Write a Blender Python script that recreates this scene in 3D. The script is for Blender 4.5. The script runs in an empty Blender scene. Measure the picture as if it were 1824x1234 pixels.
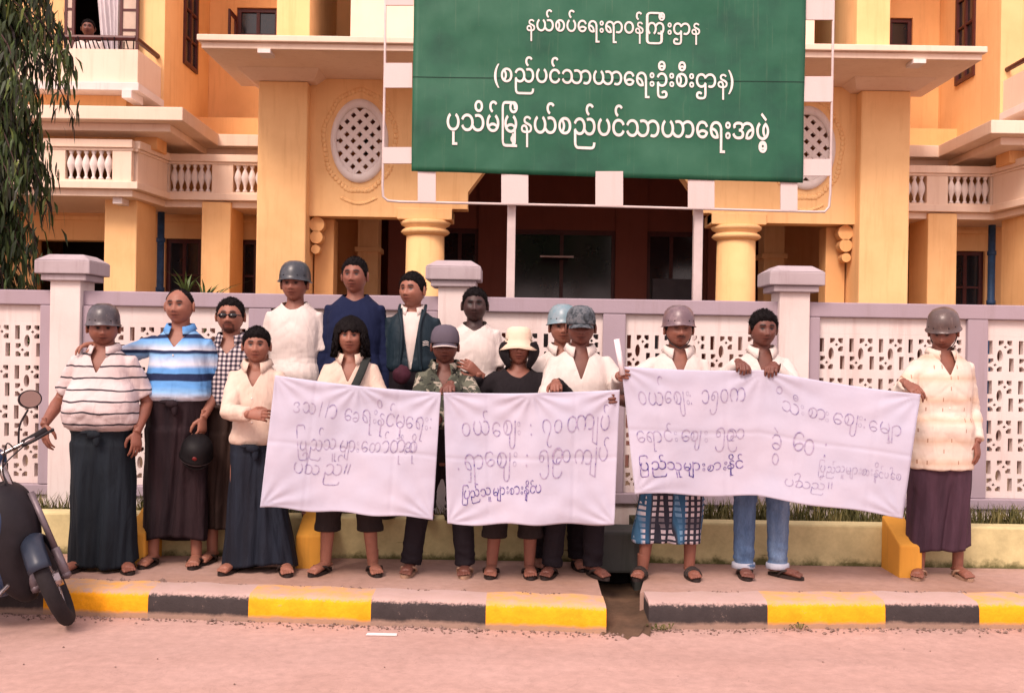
import bpy, bmesh, math, random
import numpy as np
from mathutils import Vector, Matrix, Euler, noise as mnoise

random.seed(7)
RNG = np.random.default_rng(7)
S = bpy.context.scene
COL = S.collection
R = math.radians

# ------------------------------------------------------------------ camera, sky, sun, exposure
F = 1915.0                     # focal length in pixels of the 1824 px wide photograph
ROLL = R(0.9)
CAMZ = 1.6
cam = bpy.data.cameras.new('camera')
cam.sensor_width = 36.0
cam.lens = 36.0 * F / 1824.0
cam.clip_start = 0.1
cam.clip_end = 2000
cam_ob = bpy.data.objects.new('camera', cam)
COL.objects.link(cam_ob)
cam_ob.location = (0, 0, CAMZ)
cam_ob.rotation_euler = (math.pi / 2, -ROLL, 0)
S.camera = cam_ob

SUN_EL, SUN_AZ = R(47), R(205)          # azimuth clockwise from +Y: sun stands behind the camera, to its left
world = bpy.data.worlds.new('World')
S.world = world
world.use_nodes = True
wn = world.node_tree
sky = wn.nodes.new('ShaderNodeTexSky')
sky.sky_type = 'NISHITA'
sky.sun_disc = False
sky.sun_elevation = SUN_EL
sky.sun_rotation = SUN_AZ
sky.dust_density = 6.0
sky.air_density = 1.0
hs = wn.nodes.new('ShaderNodeMix'); hs.data_type = 'RGBA'; hs.blend_type = 'MIX'
hs.inputs[0].default_value = 0.72            # thin high overcast: the blue mostly gone
hs.inputs[7].default_value = (5.6, 4.3, 4.4, 1)
wn.links.new(sky.outputs[0], hs.inputs[6])
wn.links.new(hs.outputs[2], wn.nodes['Background'].inputs[0])
wn.nodes['Background'].inputs[1].default_value = 0.15

sl = bpy.data.lights.new('sun', 'SUN')
sl.energy = 1.6
sl.angle = R(20)
sl.color = (1.0, 0.80, 0.71)
so = bpy.data.objects.new('sun', sl)
COL.objects.link(so)
sd = Vector((math.sin(SUN_AZ) * math.cos(SUN_EL), math.cos(SUN_AZ) * math.cos(SUN_EL), math.sin(SUN_EL)))
so.rotation_euler = sd.to_track_quat('Z', 'Y').to_euler()
so.location = (-6, -8, 14)

S.view_settings.view_transform = 'Standard'
S.view_settings.look = 'None'
S.view_settings.exposure = 0.82
S.view_settings.gamma = 1.0
S.render.engine = 'CYCLES'
S.cycles.max_bounces = 6

# ------------------------------------------------------------------ helpers
_c, _s = math.cos(ROLL), math.sin(ROLL)


def P(px, py, D):
    """the point at distance D (along +Y) that the photograph shows at pixel px, py"""
    dx, dy = px - 912.0, py - 617.0
    return Vector(((dx * _c + dy * _s) * D / F, D, CAMZ + (dx * _s - dy * _c) * D / F))


def PX(px, D, py=450):
    return P(px, py, D).x


def PZ(py, D, px=912):
    return P(px, py, D).z


def lin(c):
    c = c / 255.0
    return c / 12.92 if c <= 0.04045 else ((c + 0.055) / 1.055) ** 2.4


def rgb(r, g, b):
    return (lin(r), lin(g), lin(b), 1.0)


class NB:
    """small node builder"""
    def __init__(self, name):
        self.m = bpy.data.materials.new(name)
        self.m.use_nodes = True
        self.nt = self.m.node_tree
        self.b = self.nt.nodes['Principled BSDF']

    def new(self, t, **kw):
        n = self.nt.nodes.new(t)
        for k, v in kw.items():
            setattr(n, k, v)
        return n

    def put(self, sock, v):
        if v is None:
            return
        if hasattr(v, 'is_output'):
            self.nt.links.new(v, sock)
        else:
            sock.default_value = v

    def math(self, op, a, b=None, c=None):
        n = self.new('ShaderNodeMath', operation=op)
        self.put(n.inputs[0], a); self.put(n.inputs[1], b); self.put(n.inputs[2], c)
        return n.outputs[0]

    def pos(self):
        return self.new('ShaderNodeNewGeometry').outputs['Position']

    def obj(self):
        return self.new('ShaderNodeTexCoord').outputs['Object']

    def xyz(self, v):
        n = self.new('ShaderNodeSeparateXYZ'); self.put(n.inputs[0], v)
        return n.outputs

    def scale(self, v, s):
        n = self.new('ShaderNodeMapping'); self.put(n.inputs[0], v); n.inputs['Scale'].default_value = s
        return n.outputs[0]

    def noise(self, vec, scale, detail=3, rough=0.55, dist=0.0):
        n = self.new('ShaderNodeTexNoise'); self.put(n.inputs['Vector'], vec)
        n.inputs['Scale'].default_value = scale; n.inputs['Detail'].default_value = detail
        n.inputs['Roughness'].default_value = rough; n.inputs['Distortion'].default_value = dist
        return n.outputs[0]

    def ramp(self, fac, stops, interp='LINEAR'):
        n = self.new('ShaderNodeValToRGB'); self.put(n.inputs[0], fac)
        cr = n.color_ramp; cr.interpolation = interp
        while len(cr.elements) > 1:
            cr.elements.remove(cr.elements[-1])
        for i, (p, c) in enumerate(stops):
            e = cr.elements[0] if i == 0 else cr.elements.new(p)
            e.position = p
            e.color = c if len(c) == 4 else (*c, 1)
        return n.outputs[0]

    def mix(self, fac, a, b, blend='MIX'):
        n = self.new('ShaderNodeMix', data_type='RGBA', blend_type=blend)
        self.put(n.inputs[0], fac); self.put(n.inputs[6], a); self.put(n.inputs[7], b)
        return n.outputs[2]

    def bump(self, h, strength=0.3, dist=0.01):
        n = self.new('ShaderNodeBump'); n.inputs['Strength'].default_value = strength
        n.inputs['Distance'].default_value = dist
        self.put(n.inputs['Height'], h)
        self.nt.links.new(n.outputs[0], self.b.inputs['Normal'])

    def out(self, col, rough=0.8, spec=0.3, metal=0.0):
        self.put(self.b.inputs['Base Color'], col)
        self.put(self.b.inputs['Roughness'], rough)
        self.b.inputs['Specular IOR Level'].default_value = spec
        self.b.inputs['Metallic'].default_value = metal
        return self.m


def g(v):
    return (v, v, v, 1)


def plain(name, col, rough=0.7, var=0.18, scale=6, spec=0.3, metal=0.0, bump=0.0, bscale=60, world=False, bdist=0.004):
    n = NB(name)
    v = n.pos() if world else n.obj()
    f = n.noise(v, scale, 5, 0.62)
    c = n.mix(1.0, col, n.ramp(f, [(0.3, g(1 - var)), (0.7, g(1 + 0.35 * var))]), 'MULTIPLY')
    if bump:
        n.bump(n.noise(v, bscale, 4), bump, bdist)
    return n.out(c, rough, spec, metal)


def mesh_obj(name, verts, faces, mat=None, parent=None, smooth=False, mats=None, fmat=None):
    me = bpy.data.meshes.new(name)
    me.from_pydata([tuple(v) for v in verts], [], [tuple(f) for f in faces])
    if mats:
        for m in mats:
            me.materials.append(m)
    elif mat:
        me.materials.append(mat)
    if fmat is not None:
        me.polygons.foreach_set('material_index', np.array(fmat, dtype=np.int32))
    if smooth:
        me.polygons.foreach_set('use_smooth', np.ones(len(me.polygons), dtype=bool))
    me.update()
    o = bpy.data.objects.new(name, me)
    COL.objects.link(o)
    if parent:
        o.parent = parent
    return o


class MB:
    """collects shapes, then becomes ONE mesh object"""
    def __init__(self):
        self.v, self.f, self.mi, self.cur = [], [], [], 0

    def add(self, vs, fs):
        o = len(self.v)
        self.v += [tuple(v) for v in vs]
        self.f += [tuple(i + o for i in f) for f in fs]
        self.mi += [self.cur] * len(fs)
        return self

    def box(self, x0, x1, y0, y1, z0, z1):
        x0, x1 = sorted((x0, x1)); y0, y1 = sorted((y0, y1)); z0, z1 = sorted((z0, z1))
        v = [(x, y, z) for z in (z0, z1) for y in (y0, y1) for x in (x0, x1)]
        return self.add(v, [(0, 2, 3, 1), (4, 5, 7, 6), (0, 1, 5, 4), (2, 6, 7, 3), (0, 4, 6, 2), (1, 3, 7, 5)])

    def hexa(self, b, t):
        """bottom quad, top quad (4 points each, counter-clockwise from above)"""
        return self.add(list(b) + list(t), [(3, 2, 1, 0), (4, 5, 6, 7), (0, 1, 5, 4), (1, 2, 6, 5), (2, 3, 7, 6), (3, 0, 4, 7)])

    def prism(self, poly, z0, z1):
        n = len(poly)
        v = [(x, y, z0) for x, y in poly] + [(x, y, z1) for x, y in poly]
        f = [tuple(reversed(range(n))), tuple(range(n, 2 * n))] + [(i, (i + 1) % n, n + (i + 1) % n, n + i) for i in range(n)]
        return self.add(v, f)

    def lathe(self, prof, c=(0, 0, 0), n=24, sx=1, sy=1):
        v, f = [], []
        for r, z in prof:
            for k in range(n):
                a = 2 * math.pi * k / n
                v.append((c[0] + r * sx * math.cos(a), c[1] + r * sy * math.sin(a), c[2] + z))
        for i in range(len(prof) - 1):
            for k in range(n):
                k2 = (k + 1) % n
                f.append((i * n + k, i * n + k2, (i + 1) * n + k2, (i + 1) * n + k))
        f.append(tuple(reversed(range(n)))); f.append(tuple(range((len(prof) - 1) * n, len(prof) * n)))
        return self.add(v, f)

    def tube(self, pts, rad, n=12, flat=None, up=None):
        v, f = tube(pts, rad, n, flat, up)
        return self.add(v, f)

    def ball(self, c, r, n=12, m=8, rot=None):
        v, f = [], []
        for i in range(m + 1):
            t = math.pi * i / m
            for k in range(n):
                a = 2 * math.pi * k / n
                p = Vector((r[0] * math.sin(t) * math.cos(a), r[1] * math.sin(t) * math.sin(a), r[2] * math.cos(t)))
                if i in (0, m):
                    p = Vector((1e-4 * math.cos(a), 1e-4 * math.sin(a), r[2] * math.cos(t)))
                if rot:
                    p = rot @ p
                v.append(p + Vector(c))
        for i in range(m):
            for k in range(n):
                k2 = (k + 1) % n
                f.append((i * n + k, (i + 1) * n + k, (i + 1) * n + k2, i * n + k2))
        f.append(tuple(range(n))); f.append(tuple(reversed(range(m * n, (m + 1) * n))))
        return self.add(v, f)

    def build(self, name, mat=None, parent=None, smooth=False, mats=None, bevel=0, off=None):
        vs = self.v if off is None else [Vector(v) - off for v in self.v]
        o = mesh_obj(name, vs, self.f, mat, parent, smooth, mats, self.mi if mats else None)
        if bevel:
            b = o.modifiers.new('bevel', 'BEVEL'); b.width = bevel; b.segments = 2; b.limit_method = 'ANGLE'
        return o


def tube(pts, rad, n=12, flat=None, up=None):
    pts = [Vector(p) for p in pts]
    if not hasattr(rad, '__len__'):
        rad = [rad] * len(pts)
    v, f = [], []
    t0 = (pts[1] - pts[0]).normalized()
    u = Vector(up) if up is not None else (Vector((0, 1, 0)) if abs(t0.y) < 0.8 else Vector((1, 0, 0)))
    for i, p in enumerate(pts):
        t = (pts[min(i + 1, len(pts) - 1)] - pts[max(i - 1, 0)]).normalized()
        u = (u - t * u.dot(t)).normalized()
        w = t.cross(u)
        r = rad[i]
        fl = flat if flat else 1.0
        for k in range(n):
            a = 2 * math.pi * k / n
            v.append(p + u * (r * fl * math.cos(a)) + w * (r * math.sin(a)))
    for i in range(len(pts) - 1):
        for k in range(n):
            k2 = (k + 1) % n
            f.append((i * n + k, i * n + k2, (i + 1) * n + k2, (i + 1) * n + k))
    f.append(tuple(reversed(range(n)))); f.append(tuple(range((len(pts) - 1) * n, len(pts) * n)))
    return v, f


def smooth_path(pts, k=6):
    """Catmull-Rom through the points"""
    pts = [Vector(p) for p in pts]
    q = [pts[0]] + pts + [pts[-1]]
    out = []
    for i in range(1, len(q) - 2):
        for j in range(k):
            t = j / k
            a, b, c, d = q[i - 1], q[i], q[i + 1], q[i + 2]
            out.append(0.5 * ((2 * b) + (c - a) * t + (2 * a - 5 * b + 4 * c - d) * t * t + (3 * b - a - 3 * c + d) * t ** 3))
    out.append(pts[-1])
    return out


def empty(name, loc, label, cat, group=None, kind=None):
    o = bpy.data.objects.new(name, None)
    o.empty_display_size = 0.2
    COL.objects.link(o)
    o.location = loc
    tag(o, label, cat, group, kind)
    return o


def tag(o, label=None, cat=None, group=None, kind=None):
    if label: o['label'] = label
    if cat: o['category'] = cat
    if group: o['group'] = group
    if kind: o['kind'] = kind
    return o


def remesh(verts, faces, voxel, smooth_it=4, fac=0.5):
    """closed overlapping shapes -> one continuous skin (numpy verts, list of faces)"""
    me = bpy.data.meshes.new('tmp')
    me.from_pydata([tuple(v) for v in verts], [], [tuple(f) for f in faces])
    o = bpy.data.objects.new('tmp', me)
    COL.objects.link(o)
    m = o.modifiers.new('r', 'REMESH'); m.mode = 'VOXEL'; m.voxel_size = voxel
    if smooth_it:
        s = o.modifiers.new('s', 'SMOOTH'); s.iterations = smooth_it; s.factor = fac
    bpy.context.view_layer.update()
    ev = o.evaluated_get(bpy.context.evaluated_depsgraph_get()).to_mesh()
    n = len(ev.vertices)
    co = np.empty(n * 3); ev.vertices.foreach_get('co', co)
    no = np.empty(n * 3); ev.vertices.foreach_get('normal', no)
    fs = [tuple(p.vertices) for p in ev.polygons]
    o.to_mesh_clear()
    bpy.data.objects.remove(o); bpy.data.meshes.remove(me)
    return co.reshape(-1, 3), no.reshape(-1, 3), fs


def clip(co, faces, phi):
    """keeps the part of the surface where phi > 0, with a clean edge along phi = 0"""
    co = [tuple(c) for c in co]
    new, out = {}, []

    def cut(i, j):
        k = (min(i, j), max(i, j))
        if k not in new:
            t = phi[i] / (phi[i] - phi[j])
            new[k] = len(co)
            co.append(tuple(co[i][m] + (co[j][m] - co[i][m]) * t for m in range(3)))
        return new[k]
    for f in faces:
        s_ = [phi[i] > 0 for i in f]
        if all(s_):
            out.append(f)
        elif any(s_):
            q = []
            for a in range(len(f)):
                i, j = f[a], f[(a + 1) % len(f)]
                if phi[i] > 0:
                    q.append(i)
                if (phi[i] > 0) != (phi[j] > 0):
                    q.append(cut(i, j))
            if len(q) > 2:
                out.append(tuple(q))
    return np.array(co), out


# ------------------------------------------------------------------ lettering (built-in font glyphs, laid out by hand)
ADV = {'က': 1.12, 'ခ': .67, 'စ': .67, 'ည': 1.11, 'တ': 1.12, 'ထ': 1.12, 'ဒ': .64, 'န': .57, 'ပ': .67, 'ဖ': .67, 'မ': .67,
       'ယ': 1.12, 'ရ': .69, 'လ': 1.12, 'ဝ': .67, 'သ': 1.13, 'အ': 1.07, 'ဌ': .66, 'ဦ': .66, 'ေ': .62, 'ာ': .45, 'း': .34,
       '၀': .65, '၁': .62, '၅': .67, '၇': .64, '(': .36, ')': .32, '။': .46, 'ဈ': .87, 'င': .65, 'ဘ': 1.12, 'ျ': .26, ' ': .4, '/': .4, ':': .34, '၃': .65}
_glyphs = {}


def glyph(ch, weight):
    k = (ch, weight)
    if k not in _glyphs:
        c = bpy.data.curves.new('glyph', 'FONT'); c.body = ch; c.offset = weight; c.resolution_u = 4
        o = bpy.data.objects.new('glyph', c); COL.objects.link(o)
        bpy.context.view_layer.update()
        me = bpy.data.meshes.new_from_object(o.evaluated_get(bpy.context.evaluated_depsgraph_get()))
        vs = np.array([v.co[:2] for v in me.vertices]) if len(me.vertices) else np.zeros((0, 2))
        fs = [tuple(p.vertices) for p in me.polygons]
        bpy.data.objects.remove(o); bpy.data.meshes.remove(me); bpy.data.curves.remove(c)
        _glyphs[k] = (vs, fs)
    return _glyphs[k]


def layout(text, weight=0.0, jitter=0.0, rnd=None):
    """visually ordered text -> 2D verts, faces, width (em units, baseline 0)"""
    V, Fc = [], []
    x, n = 0.0, 0
    pend = None

    def put(ch, ox, oy=0.0, sx=1.0, sy=1.0):
        nonlocal n
        vs, fs = glyph(ch, min(weight, 0.0) if ch == 'န' else weight)
        q = vs * np.array([sx, sy])
        if jitter:
            a = rnd.normal(0, jitter * 0.6); s = 1 + rnd.normal(0, jitter * 0.7)
            sh = rnd.normal(0, jitter)
            q = q * s
            q = np.stack([q[:, 0] + sh * q[:, 1] - a * q[:, 1], q[:, 1] + a * q[:, 0]], 1) + rnd.normal(0, jitter * 0.22, 2)
        V.append(q + np.array([ox, oy])); Fc.extend([tuple(i + n for i in f) for f in fs]); n += len(vs)
    for ch in text:
        if ch == 'ြ':
            pend = x
            x += 0.14
            continue
        a = ADV.get(ch, 0.0)
        if a == 0.0:
            put(ch, x, 0)
        else:
            if pend is not None:
                put('ြ', pend, 0, (a + 0.10) / 0.72 * 0.80)
                pend = None
                put(ch, x)
                x += a + 0.10
                continue
            put(ch, x)
            x += a
    V = np.concatenate(V) if V else np.zeros((0, 2))
    return V, Fc, x
# ------------------------------------------------------------------ materials of the setting
def ground_mat(name, base, dirt, sc=0.6):
    n = NB(name); v = n.pos()
    big = n.noise(v, sc, 5, 0.6)
    fine = n.noise(v, 14, 5, 0.7)
    grit = n.noise(v, 160, 3, 0.7)
    c = n.mix(n.ramp(big, [(0.35, g(0)), (0.68, g(1))]), base, dirt)
    c = n.mix(1.0, c, n.ramp(fine, [(0.25, g(0.82)), (0.75, g(1.10))]), 'MULTIPLY')
    c = n.mix(1.0, c, n.ramp(grit, [(0.28, g(0.86)), (0.45, g(1.0)), (0.75, g(1.05))]), 'MULTIPLY')
    if name == 'road_dust':          # faint wheel tracks along the street and darker damp patches
        tr = n.noise(n.scale(v, (0.12, 2.6, 1)), 1.0, 3, 0.55)
        c = n.mix(1.0, c, n.ramp(tr, [(0.36, g(0.92)), (0.52, g(1.0)), (0.66, g(1.04))]), 'MULTIPLY')
        cr = n.noise(v, 2.2, 5, 0.6, 1.5)
        c = n.mix(1.0, c, n.ramp(n.math('ABSOLUTE', n.math('SUBTRACT', cr, 0.5)), [(0.0, g(0.88)), (0.005, g(0.96)), (0.015, g(1.0))]), 'MULTIPLY')
    h = n.math('ADD', n.math('MULTIPLY', fine, 0.6), n.math('MULTIPLY', grit, 0.4))
    n.bump(h, 0.35, 0.012)
    return n.out(c, 0.95, 0.15)


def plaster(name, col, stain=None, amt=0.35, streak=True, dark_base=False):
    """lime-washed plaster: blotches, faint rain streaks, fine bump"""
    n = NB(name); v = n.pos()
    b = n.noise(v, 1.4, 5, 0.62)
    st = n.noise(n.scale(v, (11, 11, 0.8)), 1.0, 6, 0.7)
    f = n.noise(v, 70, 3)
    c = n.mix(n.ramp(b, [(0.40, g(0)), (0.75, g(amt))]), col, stain or tuple(x * 0.72 for x in col[:3]) + (1,))
    if streak:
        c = n.mix(n.ramp(st, [(0.52, g(0)), (0.72, g(amt * 1.1))]), c, stain or tuple(x * 0.6 for x in col[:3]) + (1,))
    if dark_base:          # brown made up below shoulder height to darken the boundary wall's openings
        c = n.mix(n.ramp(n.xyz(v)[2], [(0, g(1)), (1.9 / 10, g(1)), (1.902 / 10, g(0))]) if False else n.math('LESS_THAN', n.xyz(v)[2], 1.9), c, (.10, .045, .035, 1))
    n.bump(f, 0.25, 0.004)
    return n.out(c, 0.88, 0.2)


M = {}
M['road'] = ground_mat('road_dust', (0.49, 0.32, 0.275, 1), (0.43, 0.27, 0.225, 1), 0.8)
M['pave'] = ground_mat('pavement_earth', (0.43, 0.28, 0.235, 1), (0.34, 0.20, 0.145, 1), 1.2)
M['earth'] = ground_mat('yard_earth', (0.22, 0.15, 0.10, 1), (0.12, 0.08, 0.05, 1), 0.8)
M['soil'] = ground_mat('planter_soil', (0.07, 0.06, 0.035, 1), (0.04, 0.045, 0.02, 1), 3)
M['yellow'] = plaster('yellow_lime_wash', (0.90, 0.57, 0.27, 1), (0.70, 0.38, 0.16, 1), 0.5, True, True)
M['orange'] = plaster('shaded_lime_wash', (0.85, 0.48, 0.21, 1), (0.64, 0.33, 0.13, 1), 0.5, True, True)  # yellow wash deepened for recessed parts: their shade put into the colour
M['cream'] = plaster('cream_plaster', (0.86, 0.68, 0.54, 1), (0.66, 0.46, 0.33, 1), 0.35)
M['white'] = plaster('white_paint', (0.80, 0.72, 0.68, 1), (0.58, 0.46, 0.42, 1), 0.35)
M['wallwhite'] = plaster('boundary_white', (0.70, 0.62, 0.59, 1), (0.52, 0.38, 0.35, 1), 0.5)
M['wallgrey'] = plaster('boundary_grey', (0.36, 0.29, 0.335, 1), (0.30, 0.235, 0.25, 1), 0.55)
M['capgrey'] = plaster('cap_grey', (0.42, 0.36, 0.38, 1), (0.28, 0.22, 0.23, 1), 0.6)
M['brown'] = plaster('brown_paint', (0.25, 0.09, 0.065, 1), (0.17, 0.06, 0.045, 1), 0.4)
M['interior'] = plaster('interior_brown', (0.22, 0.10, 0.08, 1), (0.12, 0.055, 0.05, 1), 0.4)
M['darkroom'] = plain('dark_interior', (0.018, 0.012, 0.014, 1), 0.9)  # near-black stands in for room shade behind doors and windows
M['wood'] = plain('dark_red_wood', (0.085, 0.018, 0.016, 1), 0.45, 0.3, 12, 0.4)
M['glass'] = plain('dark_glass', (0.02, 0.018, 0.022, 1), 0.12, 0.3, 2, 0.6)
M['curtain'] = plain('white_curtain', (0.72, 0.66, 0.68, 1), 0.9, 0.15, 5)
M['bluepipe'] = plain('blue_pipe', (0.05, 0.12, 0.26, 1), 0.5, 0.4, 8)
M['steelwhite'] = plain('white_steel', (0.60, 0.50, 0.48, 1), 0.5, 0.2, 4)
M['panelwhite'] = plaster('white_panel', (0.64, 0.54, 0.52, 1), (0.55, 0.42, 0.38, 1), 0.3)

# ------------------------------------------------------------------ ground
gb = MB(); gb.add([(-400, -200, 0), (400, -200, 0), (400, 900, 0), (-400, 900, 0)], [(0, 1, 2, 3)])
tag(gb.build('road', M['road']), 'dusty pink road surface', None, None, 'structure')

KZ = 0.15
# pavement + kerb: front line of the kerb, from left to right, with the drain gap between
def kerb_front(px):
    """distance of the kerb's front foot at photo column px"""
    if px < 1110:
        return float(np.interp(px, [-400, 100, 700, 1000, 1085], [6.36, 6.24, 6.11, 6.05, 6.03]))
    return float(np.interp(px, [1150, 1500, 1824, 2400], [6.13, 6.22, 6.27, 6.36]))


def kerb_mat(name, col, worn):
    n = NB(name); v = n.pos()
    nz = n.xyz(n.new('ShaderNodeNewGeometry').outputs['Normal'])[2]
    a = n.noise(v, 9, 6, 0.7)
    b = n.noise(v, 60, 4, 0.7)
    zz = n.xyz(v)[2]
    # paint walked off along the top edge, splashed dirt at the foot (both are wear with a shape of their own)
    top = n.ramp(n.math('ADD', zz, n.math('MULTIPLY', n.math('SUBTRACT', b, 0.5), 0.05)), [(0.128, g(0)), (0.142, g(1))])
    foot = n.ramp(n.math('SUBTRACT', zz, n.math('MULTIPLY', a, 0.045)), [(-0.012, g(0.9)), (0.02, g(0))])
    chip = n.ramp(n.math('ADD', n.math('MULTIPLY', a, 0.6), n.math('MULTIPLY', b, 0.4)), [(0.60, g(0)), (0.66, g(1))])
    c = n.mix(1.0, col, n.ramp(a, [(0.3, g(0.8)), (0.7, g(1.15))]), 'MULTIPLY')
    c = n.mix(n.math('MULTIPLY', chip, 0.55), c, (0.36, 0.25, 0.20, 1))
    c = n.mix(top, c, n.mix(n.ramp(a, [(0.35, g(0)), (0.65, g(1))]), worn, (0.44, 0.31, 0.27, 1)))
    c = n.mix(foot, c, (0.33, 0.22, 0.17, 1))
    n.bump(n.math('ADD', a, n.math('MULTIPLY', b, 0.6)), 0.5, 0.012)
    return n.out(c, 0.85, 0.2)


M['kyellow'] = kerb_mat('kerb_yellow', (0.86, 0.36, 0.012, 1), (0.68, 0.35, 0.09, 1))
M['kblack'] = kerb_mat('kerb_black', (0.045, 0.036, 0.036, 1), (0.47, 0.33, 0.30, 1))
KM = [M['kyellow'], M['kblack']]


def kerb(name, cols, label):
    """cols: list of (px0, px1, colour index)"""
    b = MB()
    for p0, p1, ci in cols:
        n = 8
        b.cur = ci
        prof = [(0.0, -0.03), (0.004, 0.05), (0.008, 0.115), (0.022, 0.140), (0.05, KZ + 0.002), (0.26, KZ + 0.006), (0.26, -0.03)]
        rows = []
        for i in range(n + 1):
            px = p0 + (p1 - p0) * i / n
            D = kerb_front(px)
            x = P(px, 1110, D).x
            jit = 0.006 * math.sin(x * 9.0) + 0.004 * math.sin(x * 23)
            rows.append([(x, D + dy + jit, z + (0.004 * math.sin(x * 17 + 1) if 0.05 < z < 0.2 else 0)) for dy, z in prof])
        v = [p for r in rows for p in r]
        m = len(prof)
        f = [(i * m + k, (i + 1) * m + k, (i + 1) * m + (k + 1) % m, i * m + (k + 1) % m) for i in range(n) for k in range(m)]
        f += [tuple(reversed(range(m))), tuple(n * m + k for k in range(m))]
        b.add(v, f)
    o = b.build(name, None, None, True, KM)
    s = o.modifiers.new('e', 'EDGE_SPLIT'); s.split_angle = R(50)
    tag(o, label, None, None, 'structure')
    return o


kerb('kerb', [(-400, -140, 0), (-140, 75, 1), (75, 262, 0), (262, 442, 1), (442, 660, 0), (660, 865, 1), (865, 1080, 0)], 'kerb painted in yellow and black blocks, left of the drain')
kerb('kerb', [(1156, 1368, 1), (1368, 1578, 0), (1578, 1745, 1), (1745, 1960, 0), (1960, 2200, 1), (2200, 2400, 0)], 'kerb painted in black and yellow blocks, right of the drain')

# pavement sheets behind the kerb stones
def sheet(name, pts, z, mat, thick=0.5):
    b = MB(); b.prism(pts, z - thick, z)
    o = b.build(name, mat)
    return tag(o, None, None, None, 'structure')


DP = 7.28            # front face of the planter wall
xl = lambda px, D: P(px, 1040, D).x
lft = [(xl(px, kerb_front(px)), kerb_front(px) + 0.255) for px in (-400, 100, 700, 1000, 1085)]
gx0, gx1 = xl(1078, 6.1), xl(1150, 6.13)
sheet('pavement', lft[:-1] + [(gx0, lft[-1][1]), (xl(1060, 6.95), 6.95), (xl(1060, 6.95), 9.0), (-7, 9.0)], KZ, M['pave'])
rgt = [(xl(px, kerb_front(px)), kerb_front(px) + 0.255) for px in (1156, 1500, 1824, 2400)]
sheet('pavement', [(gx1, rgt[0][1])] + rgt[1:] + [(9.0, 9.0), (xl(1150, 6.95), 9.0), (xl(1150, 6.95), 6.95)], KZ, M['pave'])
yb = MB(); yb.add([(-60, 8.9, 0.1), (60, 8.9, 0.1), (60, 40, 0.1), (-60, 40, 0.1)], [(0, 1, 2, 3)])
tag(yb.build('yard_ground', M['earth']), None, None, None, 'structure')

# drain: muddy channel floor, culvert head block with a dark mouth
M['mud'] = ground_mat('mud', (0.16, 0.095, 0.06, 1), (0.07, 0.045, 0.03, 1), 3)
M['moss'] = plaster('mossy_concrete', (0.075, 0.075, 0.07, 1), (0.035, 0.045, 0.035, 1), 0.7)
b = MB()
nseg = 10
rows = []
for i in range(nseg + 1):
    y = 5.98 + (7.25 - 5.98) * i / nseg
    zc = float(np.interp(y, [5.98, 6.15, 6.5, 6.9, 7.25], [0.004, 0.03, 0.03, 0.02, 0.015]))
    x0 = float(np.interp(y, [5.98, 6.2, 7.0], [gx0 - 0.02, gx0 - 0.04, xl(1062, 6.95) - 0.05])); x1 = float(np.interp(y, [5.98, 6.2, 7.0], [gx1 + 0.01, gx1 + 0.05, xl(1150, 6.95) + 0.05]))
    for k in range(9):
        t = k / 8
        e = (2 * t - 1) ** 4
        rows.append((x0 + (x1 - x0) * t, y + (0.05 * math.sin(t * 9) + .03 * math.sin(t * 23) if i == 0 else 0), (0.0015 if i == 0 else zc + 0.08 * e * min(1, max(0, y - 6.1) / 0.3)) + (0.010 * mnoise.noise(Vector((t * 6, y * 7, 3))) if i else 0)))
f = [(i * 9 + k, i * 9 + k + 1, (i + 1) * 9 + k + 1, (i + 1) * 9 + k) for i in range(nseg) for k in range(8)]
tag(mesh_obj('drain_floor', rows, f, M['mud'], None, True), None, None, None, 'structure')
cx0, cx1 = xl(1045, 7.0), xl(1146, 7.0)
cv = empty('culvert_head', ((cx0 + cx1) / 2, 7.1, 0), 'dark mossy concrete culvert head over the open drain gap in the kerb', 'culvert')
b = MB()
b.box(cx0, cx1, 7.02, 7.36, 0.13, 0.40)
b.box(cx0 - 0.001, cx0 + 0.07, 7.0, 7.36, -0.25, 0.128); b.box(cx1 - 0.06, cx1 + 0.001, 7.0, 7.36, -0.25, 0.128)
b.build('head_block', M['moss'], cv, off=cv.location, bevel=0.02)
b = MB(); b.box(cx0 + 0.072, cx1 - 0.062, 7.30, 7.34, -0.25, 0.126); b.build('dark_mouth', M['darkroom'], cv, off=cv.location)  # near-black sheet stands in for the shade inside the opening

# ------------------------------------------------------------------ planter wall with grass
def planter_mat():
    n = NB('planter_yellow'); v = n.pos()
    a = n.noise(v, 5, 6, 0.7); z = n.xyz(v)[2]
    moss = n.ramp(n.math('ADD', z, n.math('MULTIPLY', n.math('SUBTRACT', a, 0.5), 0.22)), [(0.150, g(1)), (0.195, g(0))])
    crack = n.ramp(n.noise(n.scale(v, (1.2, 1.2, 14)), 1.6, 4, 0.6), [(0.66, g(0)), (0.70, g(0.85))])
    c = n.mix(1.0, (0.60, 0.52, 0.27, 1), n.ramp(a, [(0.3, g(0.75)), (0.7, g(1.15))]), 'MULTIPLY')
    c = n.mix(crack, c, (0.12, 0.10, 0.035, 1))
    c = n.mix(moss, c, (0.11, 0.105, 0.04, 1))
    n.bump(a, 0.4, 0.01)
    return n.out(c, 0.9, 0.2)


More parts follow.
